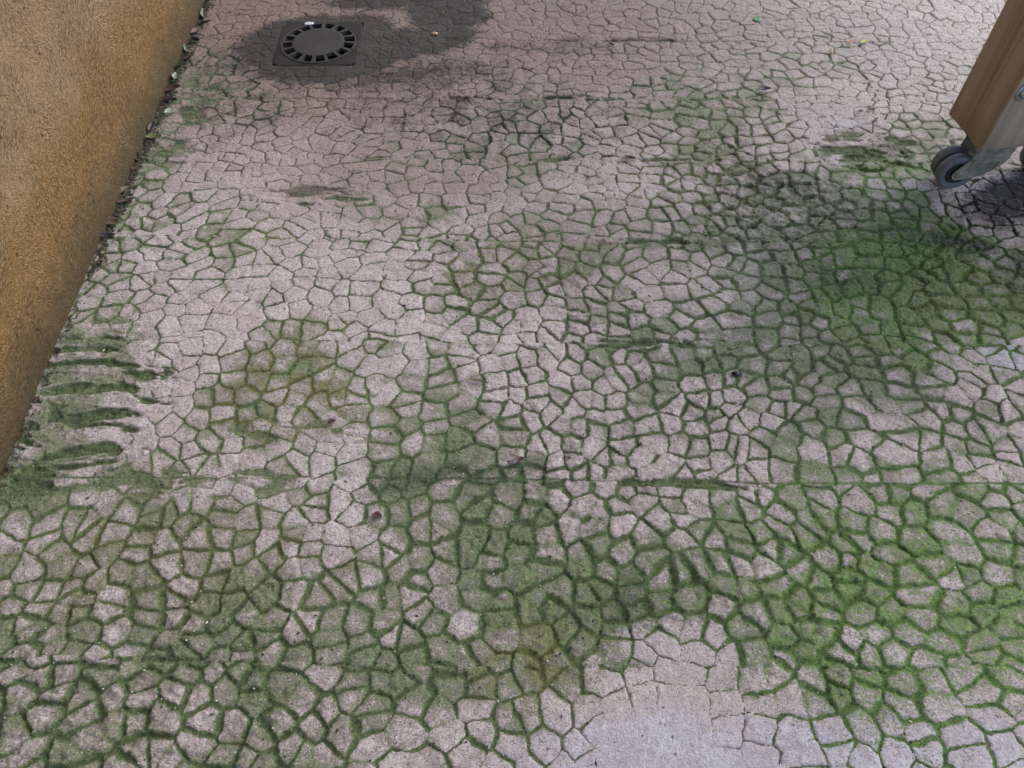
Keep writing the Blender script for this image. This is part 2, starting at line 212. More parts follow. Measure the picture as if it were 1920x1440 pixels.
RELIEF = """
14 14 14 14 14 14 14 14 14 14 14 14 14 14 14 13 11 10 9 8 8 8 7 4 0 0 0 2 6 8 8 8 8 6 6 6 6 6 6 6 6 6 6 6 6 6 6 6 6 6 6 6 6 6 6 6
14 14 14 14 14 14 14 14 14 14 14 14 14 14 14 13 11 10 9 8 8 8 7 4 0 0 0 2 5 7 8 8 8 7 6 6 6 6 6 6 6 6 6 6 6 6 6 6 6 6 6 6 6 6 6 6
14 14 14 14 14 14 14 14 14 14 14 14 14 14 14 13 11 10 9 8 8 8 8 4 0 0 0 1 4 7 8 8 8 8 6 6 6 6 6 6 6 6 6 6 6 6 6 6 6 6 6 6 6 6 6 6
14 14 14 14 14 14 14 14 14 14 14 14 14 14 14 13 11 11 10 10 10 9 8 5 1 0 1 3 6 8 10 10 10 9 8 8 8 8 8 8 8 8 8 8 8 8 8 8 8 8 8 8 8 8 8 8
14 14 14 14 14 14 14 14 14 14 14 14 14 14 14 14 12 12 12 12 12 11 10 9 7 3 2 5 8 11 13 13 12 10 9 9 9 9 9 9 9 9 9 9 9 9 9 9 9 9 9 9 9 9 9 9
13 13 13 13 13 13 13 13 13 13 13 13 13 13 13 13 11 11 12 12 13 14 14 14 13 8 6 9 11 12 14 14 12 10 9 9 9 9 9 9 9 9 9 9 9 9 9 9 9 9 9 9 9 9 9 9
12 12 12 12 12 12 12 12 12 12 12 12 12 12 12 11 10 10 12 12 13 14 14 14 14 14 14 14 14 14 14 13 12 12 12 12 12 12 12 12 12 12 12 12 12 12 12 12 12 12 12 12 12 12 12 12
10 10 10 10 10 10 10 11 12 12 12 12 12 12 12 11 10 10 12 12 13 14 14 14 14 14 14 14 14 14 14 14 14 12 12 12 12 12 12 12 12 12 12 12 12 12 12 12 12 12 12 12 12 12 12 12
10 10 10 10 10 10 10 10 11 12 12 12 12 11 11 10 9 9 11 12 13 14 14 14 14 14 13 13 13 13 13 13 13 12 12 12 12 12 12 12 12 12 12 12 12 12 12 12 12 12 12 12 12 12 12 12
9 9 9 9 9 9 9 9 10 11 10 11 10 9 9 8 7 8 9 11 13 14 14 14 14 13 11 11 11 11 11 11 11 12 12 12 11 11 11 11 11 11 11 11 11 11 11 11 11 11 11 11 11 11 11 11
8 8 8 8 8 8 8 8 8 7 7 8 8 8 8 6 6 6 6 11 13 14 14 14 13 12 10 10 10 10 10 10 10 10 12 11 10 10 10 10 10 10 10 10 10 10 10 10 10 10 10 10 10 10 10 10
8 8 8 8 8 8 7 7 7 6 6 7 8 8 8 6 5 5 7 11 12 13 13 13 12 12 10 10 10 10 10 10 10 10 10 11 10 10 10 10 10 10 10 10 10 10 10 10 10 10 10 10 10 10 10 10
8 8 8 8 8 8 6 6 6 6 6 7 8 8 7 6 5 5 7 11 12 12 12 12 12 12 11 10 10 10 10 10 10 10 10 10 10 10 10 10 10 10 10 10 10 10 10 10 10 10 10 10 10 10 10 10
8 8 8 8 8 7 6 6 5 5 6 7 8 8 7 6 6 7 8 10 11 12 12 12 12 12 12 12 12 12 12 12 12 12 12 12 12 11 10 10 10 10 10 10 10 10 10 10 10 10 10 10 10 10 10 10
7 7 7 7 7 7 6 6 5 5 5 6 7 8 7 6 6 7 8 9 10 11 11 11 12 12 12 12 12 12 12 12 12 12 12 12 12 11 10 9 9 9 9 9 9 9 9 9 9 9 9 9 9 9 9 9
6 6 6 6 6 6 6 6 6 5 4 5 6 8 8 7 6 6 7 8 8 9 10 10 11 12 12 12 12 12 12 12 12 12 12 12 12 9 8 8 8 8 8 8 8 8 8 8 8 8 8 8 8 8 8 8
7 7 7 7 7 7 7 7 7 6 5 5 6 8 8 7 6 6 7 9 9 10 11 11 11 12 12 12 12 12 12 12 12 12 12 12 12 10 9 9 9 9 9 9 9 9 9 9 9 9 9 9 9 9 9 9
8 8 8 8 8 8 8 8 7 6 6 6 7 8 8 7 6 6 8 10 11 11 12 12 12 12 12 12 12 12 12 12 12 12 12 12 12 11 10 11 11 11 11 11 11 11 11 11 11 11 11 11 11 11 11 11
8 8 8 8 8 8 8 8 8 7 7 7 8 8 7 7 6 7 8 11 12 12 12 12 11 11 11 11 11 11 11 12 13 13 12 12 12 12 12 12 13 13 13 13 13 13 13 13 13 13 13 13 13 13 13 13
8 8 8 8 8 8 8 9 9 7 7 8 8 7 6 6 6 7 9 12 12 12 12 11 10 9 9 9 9 9 10 11 13 13 13 12 12 13 13 13 13 13 13 13 13 13 13 13 13 13 13 13 13 13 13 13
8 8 8 8 8 8 9 10 9 8 8 8 8 7 6 6 7 8 10 12 12 12 12 11 10 9 8 8 8 9 10 11 13 14 14 13 12 13 14 14 14 14 14 14 14 14 14 14 14 14 14 14 14 14 14 14
8 8 8 8 8 8 9 10 9 9 8 7 7 6 6 6 7 8 10 11 11 11 11 10 10 9 9 9 10 10 11 12 13 14 14 13 12 13 14 14 14 13 13 13 13 13 13 13 13 13 13 13 13 13 13 13
8 8 8 8 8 8 10 10 10 9 8 7 6 6 6 6 7 8 9 10 10 10 10 10 10 10 10 10 11 12 13 14 14 14 14 13 12 13 14 14 14 13 12 12 12 12 12 12 12 12 12 12 12 12 12 12
8 8 8 8 8 9 9 9 9 8 8 7 6 6 6 6 7 7 9 9 9 9 9 9 9 10 10 10 11 12 13 14 15 15 14 14 13 12 12 12 12 12 11 11 11 11 11 11 11 11 11 11 11 11 11 11
8 8 8 8 8 8 9 9 8 8 7 6 6 6 6 6 6 7 8 9 9 9 9 9 9 9 10 11 12 12 13 15 15 15 15 14 13 12 11 10 11 11 11 11 11 11 11 11 11 11 11 11 11 11 11 11
8 8 8 8 8 8 8 8 8 8 7 6 6 6 6 6 6 6 7 8 8 8 8 8 8 9 10 11 12 12 13 15 16 16 15 14 13 12 10 8 9 10 10 10 10 10 10 10 10 10 10 10 10 10 10 10
8 8 8 8 8 8 8 8 8 8 7 6 6 6 6 6 7 7 8 8 9 9 9 9 9 9 10 11 11 12 13 14 15 14 13 11 11 10 10 8 9 10 10 10 10 10 10 10 10 10 10 10 10 10 10 10
8 8 8 8 8 8 8 8 8 8 7 6 6 6 6 6 7 8 8 8 9 9 9 9 9 10 10 10 10 12 13 14 14 13 11 9 8 9 9 8 8 9 10 10 10 10 10 10 10 10 10 10 10 10 10 10
8 8 8 8 8 8 8 8 8 8 7 6 6 6 6 7 7 8 8 8 9 10 10 10 10 10 10 10 10 12 14 14 14 12 10 8 6 7 8 8 8 9 10 10 10 10 10 10 10 10 10 10 10 10 10 10
8 8 8 8 8 8 8 8 8 8 7 7 7 7 6 6 7 7 7 8 8 9 9 9 9 9 9 10 10 11 13 13 13 12 10 8 6 6 8 8 8 8 9 9 9 9 9 9 9 9 9 9 9 9 9 9
8 8 8 8 8 8 8 8 8 8 7 7 7 7 6 6 7 7 7 7 7 8 8 9 9 9 9 9 10 11 12 13 13 12 10 8 6 5 7 8 8 8 8 8 8 7 7 7 7 7 7 7 7 7 7 7
8 8 8 8 8 8 8 8 8 8 8 8 8 7 6 6 6 6 6 6 6 7 8 8 8 8 8 9 9 10 11 12 12 11 10 8 6 4 6 8 8 8 8 8 7 6 6 6 6 6 6 6 6 6 6 6
8 8 8 8 8 8 8 8 8 8 7 7 7 6 6 6 6 6 6 6 6 7 8 8 8 8 8 8 9 10 11 12 12 11 10 8 6 5 6 8 8 8 8 8 7 6 6 6 6 6 6 6 6 6 6 6
8 8 8 8 8 8 8 8 8 7 7 6 6 5 5 5 5 5 5 5 6 7 8 8 8 8 8 8 9 10 11 11 11 11 10 8 7 6 7 8 8 8 8 7 7 6 6 6 6 6 6 6 6 6 6 6
8 8 8 8 8 8 8 8 7 7 6 5 5 5 4 4 4 4 4 5 6 7 8 8 8 8 8 8 9 10 10 10 10 10 10 8 8 7 7 8 8 8 8 7 6 6 6 6 6 6 6 6 6 6 6 6
8 8 8 8 8 8 8 8 7 6 5 4 4 4 4 4 4 4 4 5 6 7 8 8 8 8 8 8 9 10 10 10 10 10 9 9 8 8 8 8 8 8 8 7 6 6 6 6 6 6 6 6 6 6 6 6
8 8 8 8 8 8 8 8 7 7 5 4 4 4 4 4 4 4 4 5 6 7 8 8 8 8 8 8 9 9 9 9 9 9 9 9 8 8 8 8 8 8 8 8 7 6 6 6 6 6 6 6 6 6 6 6
8 8 8 8 8 8 8 8 7 7 6 4 4 4 4 4 4 4 4 5 7 7 8 8 8 8 8 8 8 9 9 9 9 9 9 8 8 8 8 8 8 8 8 8 7 6 6 6 6 6 6 6 6 6 6 6
8 8 8 8 8 8 8 8 8 7 6 4 4 4 4 4 4 4 4 6 7 8 8 8 8 8 8 8 8 8 9 9 9 9 9 8 8 8 8 8 8 8 8 8 7 6 6 6 6 6 6 6 6 6 6 6
8 8 8 8 8 8 8 8 8 7 5 4 4 4 4 4 4 4 4 6 8 8 8 8 8 8 8 8 8 8 8 8 8 8 8 8 8 8 8 8 8 8 8 8 8 7 6 6 6 6 6 6 6 6 6 6
8 8 8 8 8 8 8 8 8 7 5 4 4 4 4 4 4 4 4 6 8 8 8 8 8 8 8 8 8 8 8 8 8 8 8 8 8 8 8 8 8 8 8 8 8 7 6 6 6 6 6 6 6 6 6 6
8 8 8 8 8 8 8 8 8 7 5 4 4 4 4 4 4 4 4 6 8 8 8 8 8 8 8 8 8 8 8 8 8 8 8 8 8 8 8 8 8 8 8 8 8 7 6 6 6 6 6 6 6 6 6 6
8 8 8 8 8 8 8 8 8 6 5 4 4 4 4 4 4 4 5 6 8 8 8 8 8 8 8 8 8 8 8 8 8 8 8 8 8 8 8 8 8 8 8 8 8 8 7 6 6 6 6 6 6 6 6 6
8 8 8 8 8 8 8 8 8 6 4 4 4 4 4 4 4 4 5 6 8 8 8 8 8 8 8 8 8 8 8 8 8 8 8 8 8 8 8 8 8 8 8 8 8 8 7 6 6 6 6 6 6 6 6 6
8 8 8 8 8 8 8 8 7 6 4 4 4 4 4 4 4 4 5 6 8 8 8 8 8 8 8 8 8 8 8 8 8 8 8 8 8 8 8 8 8 8 8 8 8 8 7 6 6 6 6 6 6 6 6 6
8 8 8 8 8 8 8 8 7 6 4 4 4 4 4 4 4 4 5 6 8 8 8 8 8 8 8 8 8 8 8 8 8 8 8 8 8 8 8 8 8 8 8 8 8 8 7 7 6 6 6 6 6 6 6 6
8 8 8 8 8 8 8 8 7 5 4 4 4 4 4 4 4 4 5 6 8 8 8 8 8 8 8 8 8 8 8 8 8 8 8 8 8 8 8 8 8 8 8 8 8 8 8 7 6 6 6 6 6 6 6 6
8 8 8 8 8 8 8 8 7 5 4 4 4 4 4 4 4 4 5 6 8 8 8 8 8 8 8 8 8 8 8 8 8 8 8 8 8 8 8 8 8 8 8 8 8 8 8 7 6 6 6 6 6 6 6 6
8 8 8 8 8 8 8 8 6 5 4 4 4 4 4 4 4 4 5 6 8 8 8 8 8 8 8 8 8 8 8 8 8 8 8 8 8 8 8 8 8 8 8 8 8 8 8 7 7 6 6 6 6 6 6 6
8 8 8 8 8 8 8 8 6 5 4 4 4 4 4 4 4 4 5 6 8 8 8 8 8 8 8 8 8 8 8 8 8 8 8 8 8 8 8 8 8 8 8 8 8 8 8 8 7 6 6 6 6 6 6 6
8 8 8 8 8 8 8 7 6 4 4 4 4 4 4 4 4 4 5 7 8 8 8 8 8 8 8 8 8 8 8 8 8 8 8 8 8 8 8 8 8 8 8 8 8 8 8 8 7 6 6 6 6 6 6 6
8 8 8 8 8 8 8 7 6 4 4 4 4 4 4 4 4 4 5 7 8 8 8 8 8 8 8 8 8 8 8 8 8 8 8 8 8 8 8 8 8 8 8 8 8 8 8 8 7 7 6 6 6 6 6 6
8 8 8 8 8 8 8 7 5 4 4 4 4 4 4 4 4 4 5 7 8 8 8 8 8 8 8 8 8 8 8 8 8 8 8 8 8 8 8 8 8 8 8 8 8 8 8 8 8 7 6 6 6 6 6 6
8 8 8 8 8 8 8 7 5 4 4 4 4 4 4 4 4 4 5 7 8 8 8 8 8 8 8 8 8 8 8 8 8 8 8 8 8 8 8 8 8 8 8 8 8 8 8 8 8 7 6 6 6 6 6 6
"""

def survey(txt):
    rows = txt.strip().split('\n')
    return np.array([[int(c) for c in r.split()] for r in rows], np.float32) / 2.0
MOSS, RELIEF = survey(MOSS), survey(RELIEF)

def sample(G, x, y):
    a = np.clip((x + 1.28) / 0.06, 0, G.shape[1] - 1.001)
    b = np.clip((y - 0.12) / 0.06, 0, G.shape[0] - 1.001)
    i = a.astype(np.int32); j = b.astype(np.int32); a = a - i; b = b - j
    a = a * a * (3 - 2 * a); b = b * b * (3 - 2 * b)
    return (G[j, i] * (1 - a) + G[j, i + 1] * a) * (1 - b) + (G[j + 1, i] * (1 - a) + G[j + 1, i + 1] * a) * b

def hsh(i, j, k):
    n = (i.astype(np.int64) * 374761393 + j.astype(np.int64) * 668265263 + np.int64(k) * 2147483647 + 1013904223) & 0xFFFFFFFF
    n = ((n ^ (n >> 13)) * 1274126177) & 0xFFFFFFFF
    n = ((n ^ (n >> 15)) * 2246822519) & 0xFFFFFFFF
    n = n ^ (n >> 16)
    return (n & 0xFFFFFF).astype(np.float32) / 16777216.0

def vnoise(x, y, s, k=0):
    x = x / s; y = y / s
    i = np.floor(x); j = np.floor(y)
    u = (x - i).astype(np.float32); v = (y - j).astype(np.float32)
    i = i.astype(np.int64); j = j.astype(np.int64)
    u = u * u * u * (u * (u * 6 - 15) + 10); v = v * v * v * (v * (v * 6 - 15) + 10)
    a = hsh(i, j, k) * (1 - u) + hsh(i + 1, j, k) * u
    b = hsh(i, j + 1, k) * (1 - u) + hsh(i + 1, j + 1, k) * u
    return (a * (1 - v) + b * v) * 2 - 1

def fbm(x, y, s, k=0, o=3, g=0.5):
    r = 0; a = 1; t = 0
    for q in range(o):
        r = r + a * vnoise(x + q * 3.7, y - q * 1.9, s, k + q * 17); t += a
        a *= g; s *= 0.5
    return r / t

def sst(a, b, x):
    t = np.clip((x - a) / (b - a), 0, 1)
    return t * t * (3 - 2 * t)

def blob(x, y, cx, cy, rx, ry, ang=0, soft=0.5):
    ca, sa = math.cos(R(ang)), math.sin(R(ang))
    dx = x - cx; dy = y - cy
    u = (dx * ca + dy * sa) / rx; v = (-dx * sa + dy * ca) / ry
    d = np.sqrt(u * u + v * v)
    return 1 - sst(1 - soft, 1 + soft, d)

DR = (-0.614, 2.335)                      # centre of the floor drain
DH = 0.126                                # half its frame
SEAMS = [0.08, 0.40, 0.747, 1.097, 1.424, 1.74, 2.03, 2.354, 2.69]

def floor_fields(x, y):
    """height, wear and painted shade of the imprinted concrete at world x, y (metres)"""
    moss = sample(MOSS, x + 0.02 * fbm(x, y, 0.08, 5), y + 0.02 * fbm(x, y, 0.08, 6)) / 9
    moss = np.clip(moss - 0.03 + (0.27 * fbm(x * 0.8, y, 0.075, 15, 4, 0.7) + 0.15 * fbm(x * 0.5, y * 1.6, 0.05, 17, 3)) * sst(0.0, 0.40, moss) + 0.08 * fbm(x, y, 0.3, 16, 2), 0, 1)
    rel = np.clip(sample(RELIEF, x, y) / 9 + 0.16 * fbm(x, y, 0.16, 18, 3), 0.02, 1)
    moss = np.clip(moss + 0.20 * blob(x, y, -1.0, 0.93, 0.22, 0.24) + 0.12 * blob(x, y, -1.0, 1.6, 0.10, 0.6), 0, 1)
    rel = np.maximum(rel, 0.34 * sst(0.345, 0.39, y))
    # texture roller strips: a new offset of the stamp in each
    ys = y + 0.012 * fbm(x, y * 0.2, 0.45, 31, 2) + 0.011 * fbm(x, y, 0.05, 32, 3) + 0.010 * x
    strip = np.zeros(x.shape, np.int64)
    sd = np.full(x.shape, 9.0, np.float32)
    for q in SEAMS:
        strip += ys > q
        sd = np.minimum(sd, np.abs(ys - q))
    below = np.zeros(x.shape, np.float32)
    for q in SEAMS:
        below = np.maximum(below, np.exp(-((ys - q) / 0.015) ** 2))
    seamy = below * sst(-0.25, 0.35, fbm(x, y * 0.3, 0.35, 61, 2))
    # areas where the stamp was dragged sideways
    x0 = x
    xq = x + 0.07 * fbm(x * 0.3, y, 0.028, 19, 2)
    smear = np.maximum.reduce([
        blob(xq, y, -0.93, 0.93, 0.20, 0.22), 0.5 * blob(xq, y, -0.95, 1.95, 0.12, 0.33),
        blob(xq, y, 0.96, 1.78, 0.13, 0.09), 0.5 * blob(xq, y, -0.62, 0.74, 0.30, 0.05),
        0.7 * blob(xq, y, -0.50, 1.60, 0.16, 0.05), 0.5 * blob(xq, y, -0.45, 0.86, 0.2, 0.05),
        0.75 * seamy])
    # stamp cells
    wx = x + 0.035 * fbm(x, y, 0.30, 40, 2) + 0.010 * fbm(x, y, 0.12, 41, 2) + 0.0034 * fbm(x, y, 0.016, 42, 3)
    wy = y + 0.030 * fbm(x, y, 0.30, 45, 2) + 0.008 * fbm(x, y, 0.12, 43, 2) + 0.0030 * fbm(x, y, 0.016, 44, 3)
    SX, SY = 0.053, 0.042
    U = wx / SX + strip * 17.37; V = wy / SY + strip * 9.61
    # the stamp was pressed tighter in the near strips
    U = U * np.where(strip <= 3, 1.09, 1.02); V = V * np.where(strip <= 3, 1.06, 1.02)
    SX, SY = 0.047, 0.0385
    iu = np.floor(U).astype(np.int64); iv = np.floor(V).astype(np.int64)
    offs = [(a, b) for a in (-1, 0, 1) for b in (-1, 0, 1)]
    J = 0.80
    best = np.full(x.shape, 99, np.float32)
    bx = np.zeros_like(best); by = np.zeros_like(best); bi = np.zeros(x.shape, np.int64); bj = bi.copy()
    for a, b in offs:
        i = iu + a; j = iv + b
        px = (i + 0.5 + J * (hsh(i, j, 1) - 0.5) - U) * SX
        py = (j + 0.5 + J * (hsh(i, j, 2) - 0.5) - V) * SY
        d = px * px + py * py
        m = d < best
        best = np.where(m, d, best); bx = np.where(m, px, bx); by = np.where(m, py, by)
        bi = np.where(m, i, bi); bj = np.where(m, j, bj)
    h1 = hsh(bi, bj, 3); h2 = hsh(bi, bj, 4); h3 = hsh(bi, bj, 5)
    moss0 = moss
    moss = np.clip(moss + 0.30 * (h2 - 0.55) * sst(0.12, 0.4, moss) * (1 - sst(0.8, 1.0, moss)), 0, 1)
    wid = (0.0010 + 0.0036 * rel ** 1.4) * (1 + 0.5 * fbm(x, y, 0.05, 51, 2) + 0.5 * fbm(x, y, 0.007, 52, 2)) * (0.25 + 0.75 * sst(-0.55, -0.05, fbm(x, y, 0.045, 53, 3))) + 0.0024 * sst(0.15, 0.8, moss)
    groove = np.zeros_like(best); edge = np.full(x.shape, 1, np.float32)
    for a in (-2, -1, 0, 1, 2):
        for b in (-2, -1, 0, 1, 2):
            i = iu + a; j = iv + b
            px = (i + 0.5 + J * (hsh(i, j, 1) - 0.5) - U) * SX
            py = (j + 0.5 + J * (hsh(i, j, 2) - 0.5) - V) * SY
            ex = px - bx; ey = py - by
            L = np.sqrt(ex * ex + ey * ey)
            ok = L > 1e-5
            L = np.maximum(L, 1e-5)
            d = ((px + bx) * 0.5 * ex + (py + by) * 0.5 * ey) / L
            pr = np.mod(h1 * 7.31 + hsh(i, j, 3) * 7.31, 1.0)
            f = np.where(pr < 0.13, 0.12, 0.45 + 1.0 * pr)
            ww = np.maximum(wid * f, 0.0006)
            g = np.where(ok, 1 - sst(0.35, 1.25, d / ww), 0) * np.where(pr < 0.13, 0.3, 1)
            groove = np.maximum(groove, g)
            edge = np.where(ok, np.minimum(edge, d), edge)
    rough = fbm(x, y, 0.018, 81, 4, 0.6)
    # dragged streaks replace the cells there
    st = fbm(x * 0.30 + 0.02 * fbm(x, y, 0.1, 70, 2), y + 0.022 * fbm(x * 0.7, y, 0.13, 72, 2), 0.021, 71, 3)
    streak = sst(-0.10, 0.22, st + 0.16 * rough)
    sm = sst(0.3, 0.7, smear)
    moss = np.clip(moss + sm * (streak - 0.25) * 0.4 * sst(0.1, 0.4, moss), 0, 1)
    groove = groove * (1 - sm * 0.85)
    groove = np.maximum(groove, streak * sm * 0.85)
    worn = sst(0.25, 0.02, rel)
    groove = groove * (1 - 0.75 * worn)
    for q in (0.747, 1.424, 2.03, 2.354):
        yl = y + 0.006 * fbm(x * 0.4, y, 0.12, 33, 3) + 0.010 * x
        gl = np.exp(-((yl - q) / 0.0022) ** 2) * sst(-0.35, 0.15, fbm(x, y * 0.1, 0.22, int(q * 100), 3))
        groove = np.maximum(groove, 0.75 * gl)
    tilt = ((h2 - 0.5) * bx + (h3 - 0.5) * by) * 0.14
    depth = 0.0009 + 0.0034 * rel ** 1.2
    fold = np.abs(fbm(x, y * 1.5, 0.035, 91, 3))
    h = -depth * groove - depth * 0.30 * (1 - sst(0, 0.010, edge)) * (1 - sm) * (1 - worn)
    h += (h1 - 0.5) * 0.0034 * rel * (1 - sm) * (1 - worn) + tilt * rel * (1 - worn)
    h -= sm * streak * 0.0055
    h += sm * 0.0022 * rough
    h += rough * (0.0009 + 0.0036 * rel ** 2) + fbm(x * 0.7, y * 1.3, 0.0075, 83, 2) * (0.0005 + 0.0016 * rel ** 1.5) + (0.15 - fold) * 0.015 * rel ** 2 * sst(0.5, 0.85, rel + 0.2 * fbm(x, y, 0.2, 95))
    h += 0.0035 * fbm(x, y, 0.4, 96, 2)
    h += np.maximum(seamy, sm * 0.8) * 0.0040 * fbm(x * 0.14 + 0.01 * rough, ys, 0.008, 97, 2)
    h += 0.0022 * sst(0.55, 0.9, moss) * fbm(x, y, 0.006, 98, 2)
    # dirt carried by the drain and the run-off, plus painted shade under the trolley
    wob = 0.03 * fbm(x, y, 0.12, 101, 3)
    X, Y = x + wob, y + 0.03 * fbm(x, y, 0.12, 102, 3)
    dirt_shade = np.maximum.reduce([
        1.45 * blob(X, Y, -0.60, 2.32, 0.25, 0.19, 0, 0.4),
        1.1 * blob(X, Y, -0.32, 2.34, 0.22, 0.09, 18, 0.6),
        1.15 * blob(X, Y, -0.22, 2.54, 0.13, 0.15, 20, 0.6),
        1.0 * blob(X, Y, -0.36, 2.63, 0.28, 0.10, 0, 0.6),
        0.55 * blob(X, Y, -0.72, 2.22, 0.26, 0.10, 0, 0.7),
        0.6 * blob(X, Y, -0.35, 2.16, 0.40, 0.11, 5, 0.8),
        0.42 * blob(X, Y, -0.25, 2.02, 0.42, 0.07, 0, 0.8),
        0.42 * blob(X, Y, 0.10, 2.31, 0.40, 0.05, 0, 0.8), 0.40 * blob(X, Y, -0.1, 1.95, 0.5, 0.22, 0, 0.8), 0.36 * blob(X, Y, -0.80, 2.0, 0.2, 0.3, 0, 0.8),
        0.8 * blob(X, Y, 1.30, 1.58, 0.17, 0.09, 20, 0.7),  # shade below the trolley, painted as a dark patch
        0.75 * (1 - sst(0.0, 0.035, x + 1.04 + 0.012 * fbm(x, y, 0.05, 110)))])
    brown_shade = np.maximum.reduce([  # brown discolouration plus painted wall bounce and dimmer light at far left
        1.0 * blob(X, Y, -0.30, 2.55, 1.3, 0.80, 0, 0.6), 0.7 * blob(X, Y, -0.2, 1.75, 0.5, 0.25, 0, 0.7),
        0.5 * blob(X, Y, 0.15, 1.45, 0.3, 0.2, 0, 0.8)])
    vivid = np.maximum.reduce([
        1.2 * blob(X, Y, 1.06, 1.26, 0.36, 0.26, 0, 0.5), 0.9 * blob(X, Y, 1.02, 1.66, 0.16, 0.1, 0, 0.6),
        0.8 * blob(X, Y, 0.80, 0.50, 0.45, 0.35, 10, 0.7), 0.4 * blob(X, Y, 0.2, 0.5, 0.35, 0.15, 0, 0.8),
        0.55 * blob(X, Y, -0.47, 0.97, 0.12, 0.09, 0, 0.6), 0.5 * blob(X, Y, -0.41, 1.10, 0.08, 0.05, 0, 0.6),
        0.8 * blob(X, Y, -0.60, 1.43, 0.05, 0.07, 0, 0.6), 0.5 * blob(X, Y, 0.045, 0.42, 0.07, 0.05, 0, 0.7)])
    yellow = np.maximum.reduce([
        1.0 * blob(X, Y, -0.48, 0.96, 0.16, 0.12, 0, 0.7), 0.9 * blob(X, Y, -0.41, 1.10, 0.10, 0.06, 0, 0.7),
        0.9 * blob(X, Y, -0.61, 1.43, 0.05, 0.08, 0, 0.7), 1.0 * blob(X, Y, 0.05, 0.41, 0.10, 0.06, 0, 0.7),
        0.6 * blob(X, Y, -0.62, 0.60, 0.3, 0.12, 0, 0.8), 0.5 * blob(X, Y, 0.05, 1.32, 0.3, 0.10, 0, 0.8),
        0.5 * blob(X, Y, 0.55, 1.70, 0.3, 0.2, 0, 0.8), 0.5 * blob(X, Y, 1.02, 1.22, 0.15, 0.1, 0, 0.8)])
    dark = np.maximum.reduce([
        1.0 * blob(X, Y, 1.06, 1.42, 0.18, 0.030, -14, 0.7), 0.9 * blob(X, Y, 1.20, 1.32, 0.06, 0.10, 0, 0.7),
        0.7 * blob(X, Y, 0.78, 1.28, 0.09, 0.06, 0, 0.7), 0.8 * blob(X, Y, -0.12, 0.75, 0.2, 0.03, 5, 0.7),
        0.7 * blob(X, Y, 0.68, 1.66, 0.12, 0.05, 0, 0.7), 0.7 * blob(X, Y, 0.21, 0.50, 0.05, 0.06, 0, 0.8)])
    lime = np.maximum.reduce([
        1.0 * blob(X, Y, 0.32, 0.26, 0.34, 0.065, 0, 0.5), 0.8 * blob(X, Y, 0.62, 0.26, 0.35, 0.08, 0, 0.7), 0.45 * blob(X, Y, 0.32, 0.42, 0.18, 0.06, 0, 0.7),
        0.5 * blob(X, Y, 1.20, 2.25, 0.25, 0.2, 0, 0.7), 0.7 * blob(X, Y, 0.92, 1.92, 0.12, 0.1, 0, 0.7),
        0.9 * blob(X, Y, 1.07, 1.06, 0.05, 0.05, 0, 0.7), 0.5 * blob(X, Y, 0.09, 1.29, 0.06, 0.05, 0, 0.8)])
    # pocket for the drain
    dx = np.abs(x - DR[0]); dy = np.abs(y - DR[1]); dm = np.maximum(dx, dy)
    ins = 1 - sst(DH - 0.002, DH + 0.004, dm)
    near = 1 - sst(DH, DH + 0.05, dm)
    h = h * (1 - 0.7 * near)
    h = h * (1 - ins) - 0.006 * ins
    rr = np.sqrt(dx * dx + dy * dy)
    h = h - 0.12 * (1 - sst(0.111, 0.119, rr))
    return dict(h=h, moss=moss, groove=groove * (1 - ins), relief=rel, cell=h1, dirt_shade=dirt_shade, brown_shade=brown_shade, vivid=vivid, yellow=yellow, dark=dark, lime=lime, halo=np.exp(-edge / 0.0075) * (1 - sm) * (1 - ins), seam=np.maximum(seamy, sm * 0.6))

